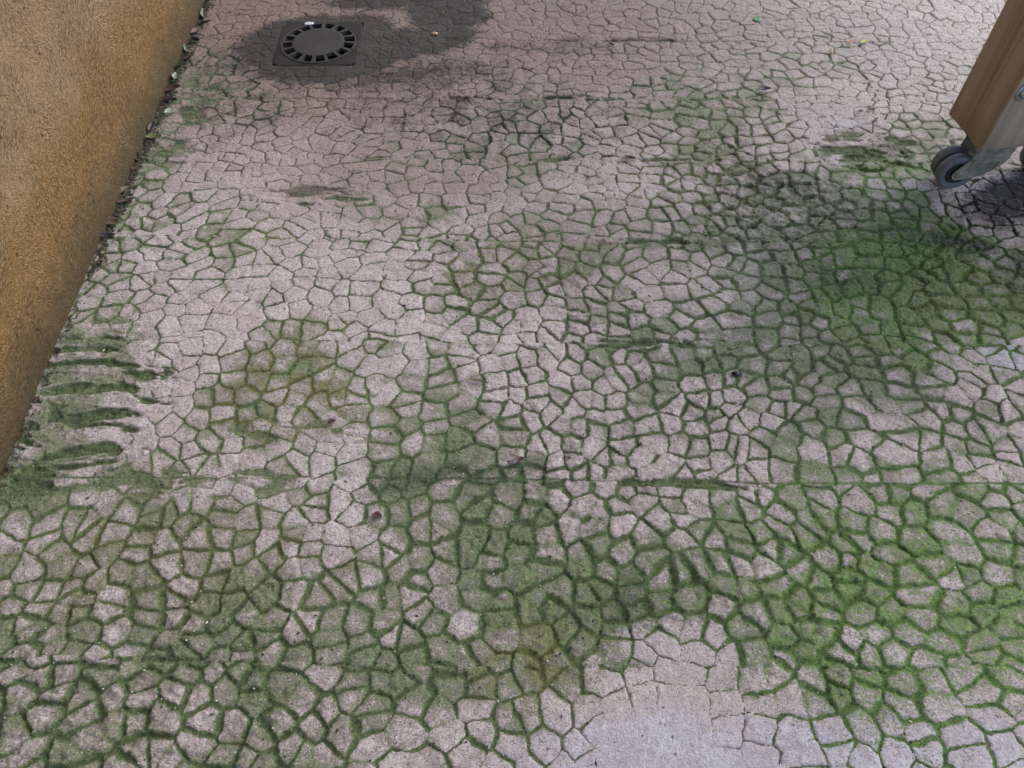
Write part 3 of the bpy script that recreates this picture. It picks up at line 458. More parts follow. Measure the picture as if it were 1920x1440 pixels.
# ------------------------------------------------------------------ floor material
def floor_material():
    t = NT('imprinted_concrete')
    P = t.pos()
    A = {k: t._attr(k) for k in ('moss', 'groove', 'relief', 'cell', 'dirt_shade', 'brown_shade', 'vivid', 'yellow', 'dark', 'lime', 'seam', 'halo')}
    M = t.math
    def con(v, k): return M('ADD', 0.5, M('MULTIPLY', M('SUBTRACT', v, 0.5), k), clamp=True)
    nf = con(t.noise(P, 260, 3, 0.75, 0.6), 2.4)
    nm = con(t.noise(P, 95, 6, 0.75, 0.9), 1.7)
    nl = con(t.noise(P, 15, 6, 0.68, 0.6), 1.4)
    nb = t.noise(P, 3.5, 4, 0.6, 0.2)
    ns = t.noise(t.map(P, (110, 270, 100), (0, 0, R(8))), 1.0, 4, 0.75, 1.6)    # short scratches left by the broom
    # bare concrete
    base = t.mix(t.ramp(nb, 0.3, 0.7), (0.570, 0.470, 0.425), (0.660, 0.570, 0.535))
    base = t.mix(t.ramp(nl, 0.3, 0.7), base, (0.49, 0.40, 0.355))
    base = t.mix(M('MULTIPLY', A['cell'], 0.35), base, (0.64, 0.55, 0.52))
    grit = M('ADD', M('MULTIPLY', nf, 0.55), M('MULTIPLY', nm, 0.45))
    base = t.mix(t.ramp(grit, 0.48, 0.20), base, (0.17, 0.135, 0.11))
    base = t.mix(t.ramp(grit, 0.55, 0.85), base, (0.78, 0.70, 0.67))
    limeF = M('MULTIPLY', A['lime'], t.ramp(M('ADD', nl, M('MULTIPLY', nm, 0.5)), 0.55, 0.95))
    base = t.mix(M('MULTIPLY', A['lime'], 0.75), base, (0.47, 0.43, 0.455))
    base = t.mix(t.ramp(limeF, 0.35, 0.75, 0.0, 0.45), base, (0.68, 0.67, 0.74))
    # speckle and scratches
    spk = t.ramp(ns, 0.54, 0.64)
    spk = M('MULTIPLY', spk, M('ADD', 0.38, M('MULTIPLY', A['moss'], 1.1), clamp=True))
    base = t.mix(M('MULTIPLY', spk, 0.92), base, t.mix(A['moss'], (0.12, 0.10, 0.075), (0.055, 0.085, 0.035)))
    lig = t.ramp(ns, 0.40, 0.28)
    base = t.mix(M('MULTIPLY', lig, 0.55), base, (0.78, 0.72, 0.71))
    base = t.mix(A['brown_shade'], base, t.mix(1.0, base, (0.42, 0.335, 0.280), 'MULTIPLY'))  # brown stain and painted dimness multiplied into the colour
    # soil packed in the joints
    gr = M('ADD', A['groove'], M('MULTIPLY', M('SUBTRACT', nm, 0.5), 0.7))
    grf = t.ramp(gr, 0.30, 0.62)
    soil = t.mix(t.ramp(nl, 0.35, 0.65), (0.080, 0.058, 0.036), (0.130, 0.102, 0.056))
    base = t.mix(M('MULTIPLY', grf, 0.80), base, soil)
    # algae and moss
    m = A['moss']
    gate = t.ramp(M('ADD', m, M('MULTIPLY', M('SUBTRACT', nl, 0.5), 0.35)), 0.06, 0.33)
    k = M('MULTIPLY', m, 0.70)
    k = M('ADD', k, M('MULTIPLY', gate, M('ADD', M('MULTIPLY', A['groove'], 0.55), M('MULTIPLY', A['halo'], 0.22))))
    k = M('ADD', k, M('MULTIPLY', M('SUBTRACT', nl, 0.5), 0.40))
    k = M('ADD', k, M('MULTIPLY', M('SUBTRACT', nm, 0.5), 0.55))
    k = M('ADD', k, M('MULTIPLY', M('SUBTRACT', nf, 0.5), 0.55))
    k = M('ADD', k, M('MULTIPLY', M('SUBTRACT', ns, 0.5), 0.8))
    k = M('ADD', k, M('MULTIPLY', A['seam'], 0.10))
    k = M('SUBTRACT', k, M('MULTIPLY', A['lime'], 0.22))
    cov = t.ramp(k, 0.42, 0.55)
    film = M('MULTIPLY', t.ramp(M('ADD', m, M('MULTIPLY', M('SUBTRACT', nl, 0.5), 0.6)), 0.34, 0.95), 0.18)
    film = M('MULTIPLY', film, t.ramp(nf, 0.25, 0.6, 0.45, 1.0))
    g1 = t.mix(t.ramp(nm, 0.32, 0.68), (0.058, 0.105, 0.032), (0.190, 0.255, 0.085))
    g2 = t.mix(t.ramp(nm, 0.30, 0.70), (0.042, 0.150, 0.018), (0.215, 0.390, 0.050))
    gv = M('ADD', A['vivid'], M('MULTIPLY', M('SUBTRACT', nl, 0.5), 0.8))
    green = t.mix(t.ramp(gv, 0.15, 0.85), g1, g2)
    green = t.mix(M('MULTIPLY', A['yellow'], t.ramp(nl, 0.30, 0.60)), green, t.mix(nm, (0.085, 0.095, 0.016), (0.27, 0.26, 0.050)))
    top = M('SUBTRACT', 1.0, M('MULTIPLY', A['groove'], 0.75), clamp=True)
    green = t.mix(M('MULTIPLY', top, M('MULTIPLY', t.ramp(M('ADD', ns, M('MULTIPLY', M('SUBTRACT', nf, 0.5), 0.22)), 0.49, 0.58), M('SUBTRACT', 0.68, M('MULTIPLY', A['vivid'], 0.40)))), green, (0.44, 0.43, 0.30))
    green = t.mix(M('MULTIPLY', t.ramp(ns, 0.43, 0.34), 0.55), green, (0.030, 0.052, 0.022))
    dk = M('MULTIPLY', t.ramp(k, 0.95, 1.45), 0.5)
    dk = M('MAXIMUM', dk, M('MULTIPLY', A['groove'], M('MULTIPLY', t.ramp(nl, 0.40, 0.75), 0.50)))
    dk = M('MAXIMUM', dk, M('MULTIPLY', A['dark'], t.ramp(nl, 0.3, 0.6, 0.4, 1.0)))
    deep = t.mix(nl, (0.020, 0.042, 0.022), (0.040, 0.080, 0.024))
    green = t.mix(M('MULTIPLY', dk, 0.9), green, deep)
    filmc = t.mix(t.ramp(gv, 0.15, 0.85), (0.215, 0.245, 0.130), (0.20, 0.33, 0.085))
    col = t.mix(film, base, filmc)
    col = t.mix(M('MULTIPLY', cov, 0.93), col, green)
    # black silt, and the shade painted under the trolley
    dd = M('ADD', A['dirt_shade'], M('MULTIPLY', M('SUBTRACT', nl, 0.5), 0.75))
    dd = M('ADD', dd, M('MULTIPLY', M('SUBTRACT', nm, 0.5), 0.9))
    dd = M('ADD', dd, M('MULTIPLY', A['groove'], 0.3))
    dd = M('ADD', dd, M('MULTIPLY', M('SUBTRACT', nf, 0.5), 0.4))
    dd = t.ramp(dd, 0.30, 0.72)
    col = t.mix(M('MULTIPLY', dd, 0.93), col, t.mix(nm, (0.011, 0.010, 0.008), (0.052, 0.042, 0.034)))
    # pores
    vo = t.n('ShaderNodeTexVoronoi'); t.put(vo.inputs['Vector'], P); vo.inputs['Scale'].default_value = 55
    pit = M('MULTIPLY', t.ramp(vo.outputs[0], 0.16, 0.08), t.ramp(nl, 0.50, 0.60))
    col = t.mix(M('MULTIPLY', pit, 0.7), col, (0.03, 0.03, 0.02))
    rough = t.ramp(M('ADD', nl, M('MULTIPLY', nf, 0.4)), 0.45, 0.95, 0.24, 0.52)
    wet = t.ramp(M('ADD', M('MULTIPLY', A['relief'], 0.5), nl), 0.78, 1.0)
    rough = M('SUBTRACT', rough, M('MULTIPLY', wet, 0.22))
    rough = M('ADD', rough, M('MULTIPLY', cov, 0.06))
    rough = M('SUBTRACT', rough, M('MULTIPLY', A['lime'], 0.12))
    rough = M('ADD', rough, M('MULTIPLY', dd, 0.38), clamp=True)
    hgt = M('ADD', M('MULTIPLY', nf, 0.35), M('MULTIPLY', nm, 0.55))
    hgt = M('ADD', hgt, M('MULTIPLY', ns, 0.5))
    hgt = M('SUBTRACT', hgt, M('MULTIPLY', pit, 0.5))
    hgt = M('ADD', hgt, M('MULTIPLY', M('MULTIPLY', cov, nf), 0.5))
    return t.set(Base_Color=col, Roughness=rough, Normal=t.bump(hgt, 1.0, 0.0040), **{'Specular_IOR_Level': 0.5})

def grid_axis(parts):
    a = []
    for lo, hi, st in parts:
        n = max(1, int(round((hi - lo) / st)))
        a.append(np.linspace(lo, hi, n, endpoint=False))
    a.append(np.array([parts[-1][1]]))
    return np.concatenate(a)

def build_floor():
    xs = grid_axis([(-60, -4, 8), (-4, -1.3, 0.3), (-1.3, -1.08, 0.01), (-1.08, 1.8, 0.0022), (1.8, 3.2, 0.014), (3.2, 6, 0.4), (6, 60, 8)])
    ys = grid_axis([(-60, -4, 8), (-4, -1, 0.2), (-1, 0.14, 0.014), (0.14, 1.5, 0.0021), (1.5, 2.85, 0.003), (2.85, 4.2, 0.014), (4.2, 7, 0.4), (7, 60, 8)])
    nx, ny = len(xs), len(ys)
    X, Y = np.meshgrid(xs, ys)
    X = X.ravel().astype(np.float32); Y = Y.ravel().astype(np.float32)
    F = floor_fields(X, Y)
    co = np.stack([X, Y, F.pop('h')], 1).astype(np.float32)
    me = bpy.data.meshes.new('ground')
    nq = (nx - 1) * (ny - 1)
    i = np.arange(nx - 1); j = np.arange(ny - 1)
    I, J = np.meshgrid(i, j)
    a = (J * nx + I).ravel()
    q = np.stack([a, a + 1, a + nx + 1, a + nx], 1).astype(np.int32)
    me.vertices.add(nx * ny); me.vertices.foreach_set('co', co.ravel())
    me.loops.add(nq * 4); me.loops.foreach_set('vertex_index', q.ravel())
    me.polygons.add(nq); me.polygons.foreach_set('loop_start', np.arange(nq, dtype=np.int32) * 4)
    me.polygons.foreach_set('use_smooth', np.ones(nq, bool))
    me.update(calc_edges=True)
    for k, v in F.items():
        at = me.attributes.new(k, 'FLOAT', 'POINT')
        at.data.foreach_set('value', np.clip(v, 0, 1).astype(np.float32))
    o = link_mesh('ground', me, floor_material())
    tag(o, 'imprinted concrete floor with a cracked polygon pattern, overgrown by green algae', kind='structure')
build_floor()

# ------------------------------------------------------------------ wall
def wall_material():
    t = NT('ochre_render')
    M = t.math
    P = t.obj()
    lo = t.noise(P, 3.1, 3, 0.6, 1.2)
    lo2 = t.noise(t.map(P, (1, 1, 1), (0, 0, 0), (5, 3, 2)), 2.6, 3, 0.6, 1.2)
    # short trowel strokes in three directions, which one wins wanders over the wall
    def strokes(ang, a, b):
        v = t.map(t.map(P, (1, 1, 1), (R(ang), 0, 0)), (60, a, b))
        return t.noise(v, 1.0, 3, 0.70, 1.0)
    def pick(a, b):
        s1, s2, s3 = strokes(35, a, b), strokes(80, a, b), strokes(-25, a, b)
        q = t.mix(t.ramp(lo, 0.44, 0.54), s1, s2)
        return t.mix(t.ramp(lo2, 0.48, 0.58), q, s3)
    st = pick(95, 320)
    st = M('ADD', 0.5, M('MULTIPLY', M('SUBTRACT', st, 0.5), 3.0), clamp=True)
    st2 = pick(14, 90)
    gr = t.noise(P, 420, 3, 0.6)
    nl = t.noise(P, 6, 5, 0.6, 0.5)
    sep = t.n('ShaderNodeSeparateXYZ'); t.put(sep.inputs[0], P)
    z = sep.outputs[2]
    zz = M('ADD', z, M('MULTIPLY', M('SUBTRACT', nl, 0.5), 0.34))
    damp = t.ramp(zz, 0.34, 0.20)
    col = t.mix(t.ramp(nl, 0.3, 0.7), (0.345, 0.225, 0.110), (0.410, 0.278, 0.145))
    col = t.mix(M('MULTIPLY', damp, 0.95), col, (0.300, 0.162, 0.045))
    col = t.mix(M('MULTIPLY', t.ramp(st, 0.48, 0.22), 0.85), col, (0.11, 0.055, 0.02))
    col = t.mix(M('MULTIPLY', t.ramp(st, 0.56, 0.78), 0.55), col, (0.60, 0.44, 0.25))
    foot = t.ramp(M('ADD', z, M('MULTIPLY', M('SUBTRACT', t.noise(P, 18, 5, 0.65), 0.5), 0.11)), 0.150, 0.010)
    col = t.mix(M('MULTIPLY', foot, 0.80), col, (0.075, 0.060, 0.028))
    vo = t.n('ShaderNodeTexVoronoi'); t.put(vo.inputs['Vector'], t.map(P, (30, 38, 20))); vo.inputs['Scale'].default_value = 1.0
    pit = M('MULTIPLY', t.ramp(vo.outputs[0], 0.14, 0.07), t.ramp(t.noise(P, 11, 2, 0.5), 0.48, 0.56))
    col = t.mix(M('MULTIPLY', pit, 0.85), col, (0.05, 0.03, 0.015))
    h = M('ADD', M('MULTIPLY', st, 1.0), M('MULTIPLY', st2, 0.7))
    h = M('ADD', h, M('MULTIPLY', gr, 0.3))
    h = M('SUBTRACT', h, M('MULTIPLY', pit, 0.8))
    return t.set(Base_Color=col, Roughness=0.78, Normal=t.bump(h, 1.0, 0.0065), **{'Specular_IOR_Level': 0.35})

def build_wall():
    # local frame: x across, y along, z up; the face towards the yard at x = 0
    ys = np.concatenate([np.linspace(-3, 0.2, 30, endpoint=False), np.linspace(0.2, 3.1, 420, endpoint=False), np.linspace(3.1, 6, 30)])
    zs = np.concatenate([np.linspace(-0.10, 0.9, 220, endpoint=False), np.linspace(0.9, 5.6, 60)])  # unseen upper part raised tall to block sky light from the left
    Yg, Zg = np.meshgrid(ys, zs)
    dx = 0.006 * fbm(Yg, Zg, 0.35, 7, 3) + 0.0022 * fbm(Yg, Zg * 1.6, 0.06, 8, 3)
    dx = dx + 0.012 * (1 - sst(0.0, 0.10, Zg + 0.02 * fbm(Yg, Zg * 0, 0.15, 9, 2)))
    bm = bmesh.new()
    g = [[bm.verts.new((float(dx[j, i]), float(ys[i]), float(zs[j]))) for i in range(len(ys))] for j in range(len(zs))]
    for j in range(len(zs) - 1):
        for i in range(len(ys) - 1):
            bm.faces.new((g[j][i], g[j][i + 1], g[j + 1][i + 1], g[j + 1][i]))
    # top, back and ends
    b0 = [bm.verts.new((-0.24, float(y), float(zs[-1]))) for y in (ys[0], ys[-1])]
    b1 = [bm.verts.new((-0.24, float(y), -0.1)) for y in (ys[0], ys[-1])]
    bm.faces.new([g[-1][i] for i in range(len(ys))] + [b0[1], b0[0]])
    bm.faces.new((b0[0], b0[1], b1[1], b1[0]))
    bm.faces.new([g[j][0] for j in range(len(zs))] + [b0[0], b1[0]])
    bm.faces.new([g[j][-1] for j in reversed(range(len(zs)))] + [b1[1], b0[1]])
    o = obj('rendered_wall', bm, wall_material(), None, True)
    o.location = (-0.986, 0, 0)
    o.rotation_euler = (0, 0, R(1.38))
    tag(o, 'ochre rendered wall with trowel swirls and a damp orange band along its foot', 'wall')
build_wall()

# ------------------------------------------------------------------ shapes
def box(bm, x0, x1, y0, y1, z0, z1, bev=0.0):
    r = bmesh.ops.create_cube(bm, size=1.0)
    vs = r['verts']
    for v in vs:
        v.co = Vector((x0 + (v.co.x + .5) * (x1 - x0), y0 + (v.co.y + .5) * (y1 - y0), z0 + (v.co.z + .5) * (z1 - z0)))
    if bev:
        es = list({e for v in vs for e in v.link_edges})
        bmesh.ops.bevel(bm, geom=es, offset=bev, segments=2, profile=0.6, affect='EDGES')

def lathe(bm, prof, n=48, mat=Matrix()):
    """profile of (radius, height) turned about local z, then moved by mat"""
    rings = []
    for r, z in prof:
        rings.append([bm.verts.new(mat @ Vector((r * math.cos(2 * math.pi * k / n), r * math.sin(2 * math.pi * k / n), z))) for k in range(n)])
    for a, b in zip(rings, rings[1:]):
        for k in range(n):
            bm.faces.new((a[k], a[(k + 1) % n], b[(k + 1) % n], b[k]))
    if prof[0][0] > 1e-6: bm.faces.new(list(reversed(rings[0])))
    if prof[-1][0] > 1e-6: bm.faces.new(rings[-1])

def prism(bm, pts, y0, y1, bev=0.0):
    """outline in the xz plane given thickness along y"""
    a = [bm.verts.new((x, y0, z)) for x, z in pts]
    b = [bm.verts.new((x, y1, z)) for x, z in pts]
    n = len(pts)
    bm.faces.new(a); bm.faces.new(list(reversed(b)))
    for k in range(n):
        bm.faces.new((a[(k + 1) % n], a[k], b[k], b[(k + 1) % n]))
    bmesh.ops.recalc_face_normals(bm, faces=bm.faces[:])

# ------------------------------------------------------------------ floor drain
iron = simple('cast_iron', (0.036, 0.032, 0.030), 0.97, 0.0, 0.35, 90, 0.6, 0.0014)
silted = simple('silted_iron', (0.016, 0.013, 0.011), 1.0, 0.0, 0.7, 70, 0.9, 0.002)
def build_drain():
    root = bpy.data.objects.new('floor_drain', None); C.objects.link(root)
    root.location = (DR[0], DR[1], 0.0); root.rotation_euler = (0, 0, R(1.5))
    tag(root, 'dark cast iron floor drain with a round slotted grate in a square frame', 'drain')
    H = 0.131
    n = 64
    bm = bmesh.new()
    def sq(k, r):
        a = 2 * math.pi * (k + 0.5) / n
        c, s = math.cos(a), math.sin(a)
        p = 9.0
        q = (abs(c) ** p + abs(s) ** p) ** (-1 / p)
        return (r * q * c, r * q * s)
    def circ(k, r):
        a = 2 * math.pi * (k + 0.5) / n
        return (r * math.cos(a), r * math.sin(a))
    rings = [(sq, H, -0.02), (sq, H, -0.0005), (sq, H - 0.004, 0.0015), (circ, 0.1235, 0.0025), (circ, 0.1220, 0.0010), (circ, 0.1220, -0.012)]
    vr = [[bm.verts.new((*f(k, r), z)) for k in range(n)] for f, r, z in rings]
    for a, b in zip(vr, vr[1:]):
        for k in range(n):
            bm.faces.new((a[k], a[(k + 1) % n], b[(k + 1) % n], b[k]))
    obj('frame', bm, silted, root)
    # grate: domed centre, slots between sixteen bars, outer ring
    bm = bmesh.new()
    NB = 16; seg = 8; N = NB * seg
    ri, ro, rr = 0.082, 0.1135, 0.1205
    def z(r): return 0.0035 + 0.0045 * (1 - (r / 0.118) ** 2)
    radii = [0.0, 0.02, 0.04, 0.06, 0.074, ri, 0.090, 0.098, 0.105, ro, 0.117, rr]
    top = []
    for r in radii:
        if r == 0: top.append([bm.verts.new((0, 0, z(0)))]); continue
        row = []
        for k in range(N):
            a = 2 * math.pi * (k - 1) / N + R(88 - 90)
            row.append(bm.verts.new((r * math.cos(a), r * math.sin(a), z(r) + (0.0008 if r in (0.074, 0.117) else 0))))
        top.append(row)
    for k in range(N): bm.faces.new((top[0][0], top[1][k], top[1][(k + 1) % N]))
    for q in range(1, len(radii) - 1):
        slot = ri <= radii[q] < ro
        for k in range(N):
            if slot and (k % seg) >= 2: continue
            bm.faces.new((top[q][k], top[q + 1][k], top[q + 1][(k + 1) % N], top[q][(k + 1) % N]))
    r = bmesh.ops.extrude_face_region(bm, geom=bm.faces[:])
    for v in [g for g in r['geom'] if isinstance(g, bmesh.types.BMVert)]: v.co.z -= 0.011
    bmesh.ops.recalc_face_normals(bm, faces=bm.faces[:])
    obj('grate', bm, iron, root)
build_drain()

# ------------------------------------------------------------------ wooden trolley on casters
def wood_material():
    t = NT('weathered_pine')
    M = t.math
    P = t.obj()
    wob = t.noise(P, 3.0, 3, 0.5)
    Q = t.map(P, (22, 22, 1.1))
    g = t.noise(Q, 1.6, 5, 0.62, 0.9)
    f = t.noise(t.map(P, (240, 240, 6)), 1.0, 4, 0.65, 0.3)
    sep = t.n('ShaderNodeSeparateXYZ'); t.put(sep.inputs[0], P)
    # three laminations across the depth
    lam = t.n('ShaderNodeTexWhiteNoise', noise_dimensions='1D')
    t.put(lam.inputs['W'], M('FLOOR', M('DIVIDE', M('ADD', sep.outputs[1], 0.01), 0.056)))
    c = t.mix(t.ramp(g, 0.34, 0.66), (0.250, 0.185, 0.140), (0.42, 0.330, 0.260))
    c = t.mix(M('MULTIPLY', t.ramp(f, 0.55, 0.75), 0.55), c, (0.13, 0.065, 0.036))
    c = t.mix(M('MULTIPLY', lam.outputs[0], 0.40), c, (0.41, 0.315, 0.245))
    grime = t.ramp(M('ADD', sep.outputs[2], M('MULTIPLY', M('SUBTRACT', t.noise(P, 14, 5, 0.6), 0.5), 0.12)), 0.23, 0.13)
    c = t.mix(M('MULTIPLY', grime, 0.35), c, (0.15, 0.085, 0.052))
    return t.set(Base_Color=c, Roughness=0.62, Normal=t.bump(M('ADD', g, M('MULTIPLY', f, 0.5)), 0.35, 0.0015), **{'Specular_IOR_Level': 0.35})
wood = wood_material()
tyre = simple('grey_rubber', (0.130, 0.136, 0.165), 0.42, 0, 0.3, 45, 0.25, 0.0008)
plastic = simple('black_hub', (0.018, 0.018, 0.02), 0.5, 0, 0.3, 60, 0.2)
zinc = simple('dull_zinc', (0.30, 0.29, 0.255), 0.5, 0.45, 0.35, 70, 0.35, 0.0006)
steel = simple('bright_steel', (0.50, 0.51, 0.53), 0.30, 0.95, 0.15, 80, 0.2, 0.0004)

def caster(parent, x, y, z, rz, label=None):
    """local origin = centre of the axle; swivel towards +x"""
    bm = bmesh.new()
    def arc(cx, cz, r, a0, a1, n=10):
        return [(cx + r * math.cos(R(a0 + (a1 - a0) * k / n)), cz + r * math.sin(R(a0 + (a1 - a0) * k / n))) for k in range(n + 1)]
    side = arc(0, 0, 0.0160, 150, 285) + [(0.024, -0.0125), (0.055, -0.002), (0.084, 0.018), (0.102, 0.045), (0.106, 0.078), (0.106, 0.088), (0.004, 0.088), (0.013, 0.066), (0.012, 0.048)]
    prism(bm, side, -0.0355, -0.0330)
    prism(bm, side, 0.0330, 0.0355)
    box(bm, -0.002, 0.110, -0.040, 0.040, 0.0882, 0.0932, 0.001)
    box(bm, 0.016, 0.104, -0.0330, 0.0330, 0.072, 0.0880)
    # pressed name plate: frame and worn characters
    y0, y1 = -0.0375, -0.0354
    for a, b, c_, d in ((0.016, 0.086, 0.0445, 0.0475), (0.016, 0.078, 0.016, 0.0190), (0.016, 0.0190, 0.019, 0.0445)):
        box(bm, a, b, y0, y1, c_, d)
    prism(bm, [(0.075, 0.019), (0.078, 0.019), (0.086, 0.0445), (0.083, 0.0445)], y0, y1)
    def stroke(x0, z0, x1, z1, w_=0.0022):
        dx, dz = x1 - x0, z1 - z0; L = math.hypot(dx, dz); nx_, nz_ = -dz / L * w_ / 2, dx / L * w_ / 2
        prism(bm, [(x0 - nx_, z0 - nz_), (x1 - nx_, z1 - nz_), (x1 + nx_, z1 + nz_), (x0 + nx_, z0 + nz_)], y0, y1)
    G = {'U': [(0, 1, 0, 0), (0, 0, 1, 0), (1, 0, 1, 1)], 'S': [(1, 1, 0, 1), (0, 1, 0, .5), (0, .5, 1, .5), (1, .5, 1, 0), (1, 0, 0, 0)],
         'E': [(0, 0, 0, 1), (0, 1, 1, 1), (0, .5, .8, .5), (0, 0, 1, 0)], 'M': [(0, 0, 0, 1), (0, 1, .5, .4), (.5, .4, 1, 1), (1, 1, 1, 0)]}
    cx = 0.034
    for ch in 'USEM':
        wd = 0.0066 if ch != 'M' else 0.0080
        for a, b, c_, d in G[ch]: stroke(cx + a * wd, 0.0235 + b * 0.0155, cx + c_ * wd, 0.0235 + d * 0.0155)
        cx += wd + 0.0030
    cb = obj('caster', bm, zinc, parent)
    cb.location = (x, y, z); cb.rotation_euler = (0, 0, rz)
    if label: cb['label'] = label
    for s in (-1, 1):
        bm = bmesh.new()
        RX = Matrix.Translation((0, s * 0.0175, 0)) @ Matrix.Rotation(R(90), 4, 'X')
        W_ = 0.0135
        prof = [(0.030, -W_ + 0.003), (0.036, -W_ + 0.001), (0.043, -W_), (0.0462, -W_ + 0.0018), (0.0480, -W_ + 0.0055), (0.0485, 0), (0.0480, W_ - 0.0055), (0.0462, W_ - 0.0018), (0.043, W_), (0.036, W_ - 0.001), (0.030, W_ - 0.003)]
        lathe(bm, prof, 56, RX)
        wo = obj('wheel', bm, tyre, cb, True)
    bm = bmesh.new()
    RX = Matrix.Rotation(R(90), 4, 'X')
    lathe(bm, [(0.0305, -0.0285), (0.0305, 0.0285)], 40, RX)
    obj('hub', bm, plastic, cb)
    bm = bmesh.new()
    lathe(bm, [(0.0065, -0.0385), (0.0075, -0.0365), (0.0075, 0.0365), (0.0065, 0.0385)], 20, RX)
    obj('axle_bolt', bm, zinc, cb)
    return cb

def build_trolley():
    root = bpy.data.objects.new('wooden_trolley', None); C.objects.link(root)
    root.location = (1.144, 1.585, 0); root.rotation_euler = (0, 0, R(9.5))
    tag(root, 'brown pine trolley with a thick upright leg standing on grey twin wheel casters', 'trolley')
    # local: x right, y away; visible upright at its back left corner
    WX = 0.30
    for x0, cs in ((0.0, (0.010, 0.264)), (0.86, (0.10,))):
        bm = bmesh.new(); box(bm, x0, x0 + WX, 0, 0.157, 0.142, 0.76, 0.0035); obj('upright', bm, wood, root)
        for x in cs: caster(root, x0 + x, 0.062, 0.0485, R(-9.5))
        for zz in (0.298, 0.62):
            bm = bmesh.new()
            RX = Matrix.Translation((x0 + 0.026, 0, zz)) @ Matrix.Rotation(R(90), 4, 'X')
            lathe(bm, [(0.0200, -0.001), (0.0200, 0.0022), (0.0185, 0.0034), (0.0125, 0.0034), (0.0118, 0.0085), (0.0100, 0.0100), (0.0072, 0.0100), (0.0068, 0.0045), (0.0001, 0.0045)], 32, RX)
            obj('bolt', bm, steel, root, False)
    bm = bmesh.new(); box(bm, WX, 0.86, 0.03, 0.127, 0.25, 0.40, 0.0035); obj('rail', bm, wood, root)
    bm = bmesh.new(); box(bm, -0.02, 1.18, -0.20, 0.36, 0.7605, 0.80, 0.004); obj('top_board', bm, wood, root)
build_trolley()

# ------------------------------------------------------------------ leaves and small litter
rng = random.Random(4)
LM = {}
def leaf_mat(name, col, rough=0.5):
    if name not in LM:
        t = NT(name); P = t.obj()
        n = t.noise(P, 160, 4, 0.6, 0.5)
        c = t.mix(t.ramp(n, 0.3, 0.7), tuple(q * 0.6 for q in col), tuple(min(1, q * 1.3) for q in col))
        LM[name] = t.set(Base_Color=c, Roughness=rough, Normal=t.bump(n, 0.4, 0.0008))
    return LM[name]

def leaf(name, label, cat, x, y, L, W, rz, mat, curl=0.3, bend=0.4, z=0.006, tilt=(0, 0), group=None, stem=True):
    bm = bmesh.new()
    NU, NV = 12, 5
    rows = []
    for i in range(NU + 1):
        u = i / NU
        wd = W * 0.5 * (math.sin(math.pi * u ** 0.85) ** 0.75 + 0.02)
        row = []
        for j in range(-NV // 2 + 1, NV // 2 + 1):
            v = j / (NV // 2)
            px = (u - 0.5) * L
            py = v * wd * math.cos(curl * abs(v) * 1.2)
            pz = abs(v) * wd * math.sin(curl * 1.4) + bend * L * (u - 0.5) ** 2 + 0.0006 * math.sin(u * 20 + v * 3)
            row.append(bm.verts.new((px, py + 0.08 * L * math.sin(u * 2.6), pz)))
        rows.append(row)
    for a, b in zip(rows, rows[1:]):
        for k in range(len(a) - 1): bm.faces.new((a[k], a[k + 1], b[k + 1], b[k]))
    r = bmesh.ops.extrude_face_region(bm, geom=bm.faces[:])
    for v in [g for g in r['geom'] if isinstance(g, bmesh.types.BMVert)]: v.co.z += 0.0005
    if stem:
        s0 = Vector((-0.5 * L, 0, bend * L * 0.25)); s1 = s0 + Vector((-0.3 * L, 0.05 * L, 0.001))
        for off in (Vector((0, 0.0005, 0)),):
            q = [bm.verts.new(p + o) for p, o in ((s0, off), (s0, -off), (s1, -off), (s1, off))]
            q2 = [bm.verts.new(v.co + Vector((0, 0, 0.0008))) for v in q]
            bm.faces.new(q); bm.faces.new(list(reversed(q2)))
            for k in range(4): bm.faces.new((q[(k + 1) % 4], q[k], q2[k], q2[(k + 1) % 4]))
    bmesh.ops.recalc_face_normals(bm, faces=bm.faces[:])
    o = obj(name, bm, mat, None, True)
    o.location = (x, y, z); o.rotation_euler = (R(tilt[0]), R(tilt[1]), R(rz))
    return tag(o, label, cat, group)

brown = leaf_mat('dead_brown_leaf', (0.075, 0.036, 0.022))
tan = leaf_mat('tan_leaf', (0.16, 0.105, 0.065))
black = leaf_mat('rotten_leaf', (0.022, 0.018, 0.016), 0.4)
olive = leaf_mat('olive_leaf', (0.115, 0.13, 0.045))
pale = leaf_mat('grey_green_leaf', (0.21, 0.255, 0.17), 0.4)
greenm = leaf_mat('fresh_green_leaf', (0.09, 0.26, 0.09), 0.5)
lime_ = leaf_mat('lime_green_leaf', (0.36, 0.45, 0.04), 0.5)
orange_ = leaf_mat('orange_leaf', (0.50, 0.20, 0.05), 0.5)
purple = leaf_mat('purple_brown_leaf', (0.10, 0.055, 0.060), 0.4)
red = leaf_mat('red_brown_leaf', (0.085, 0.034, 0.022), 0.5)
pinkm = leaf_mat('faded_pink_leaf', (0.42, 0.18, 0.13), 0.7)

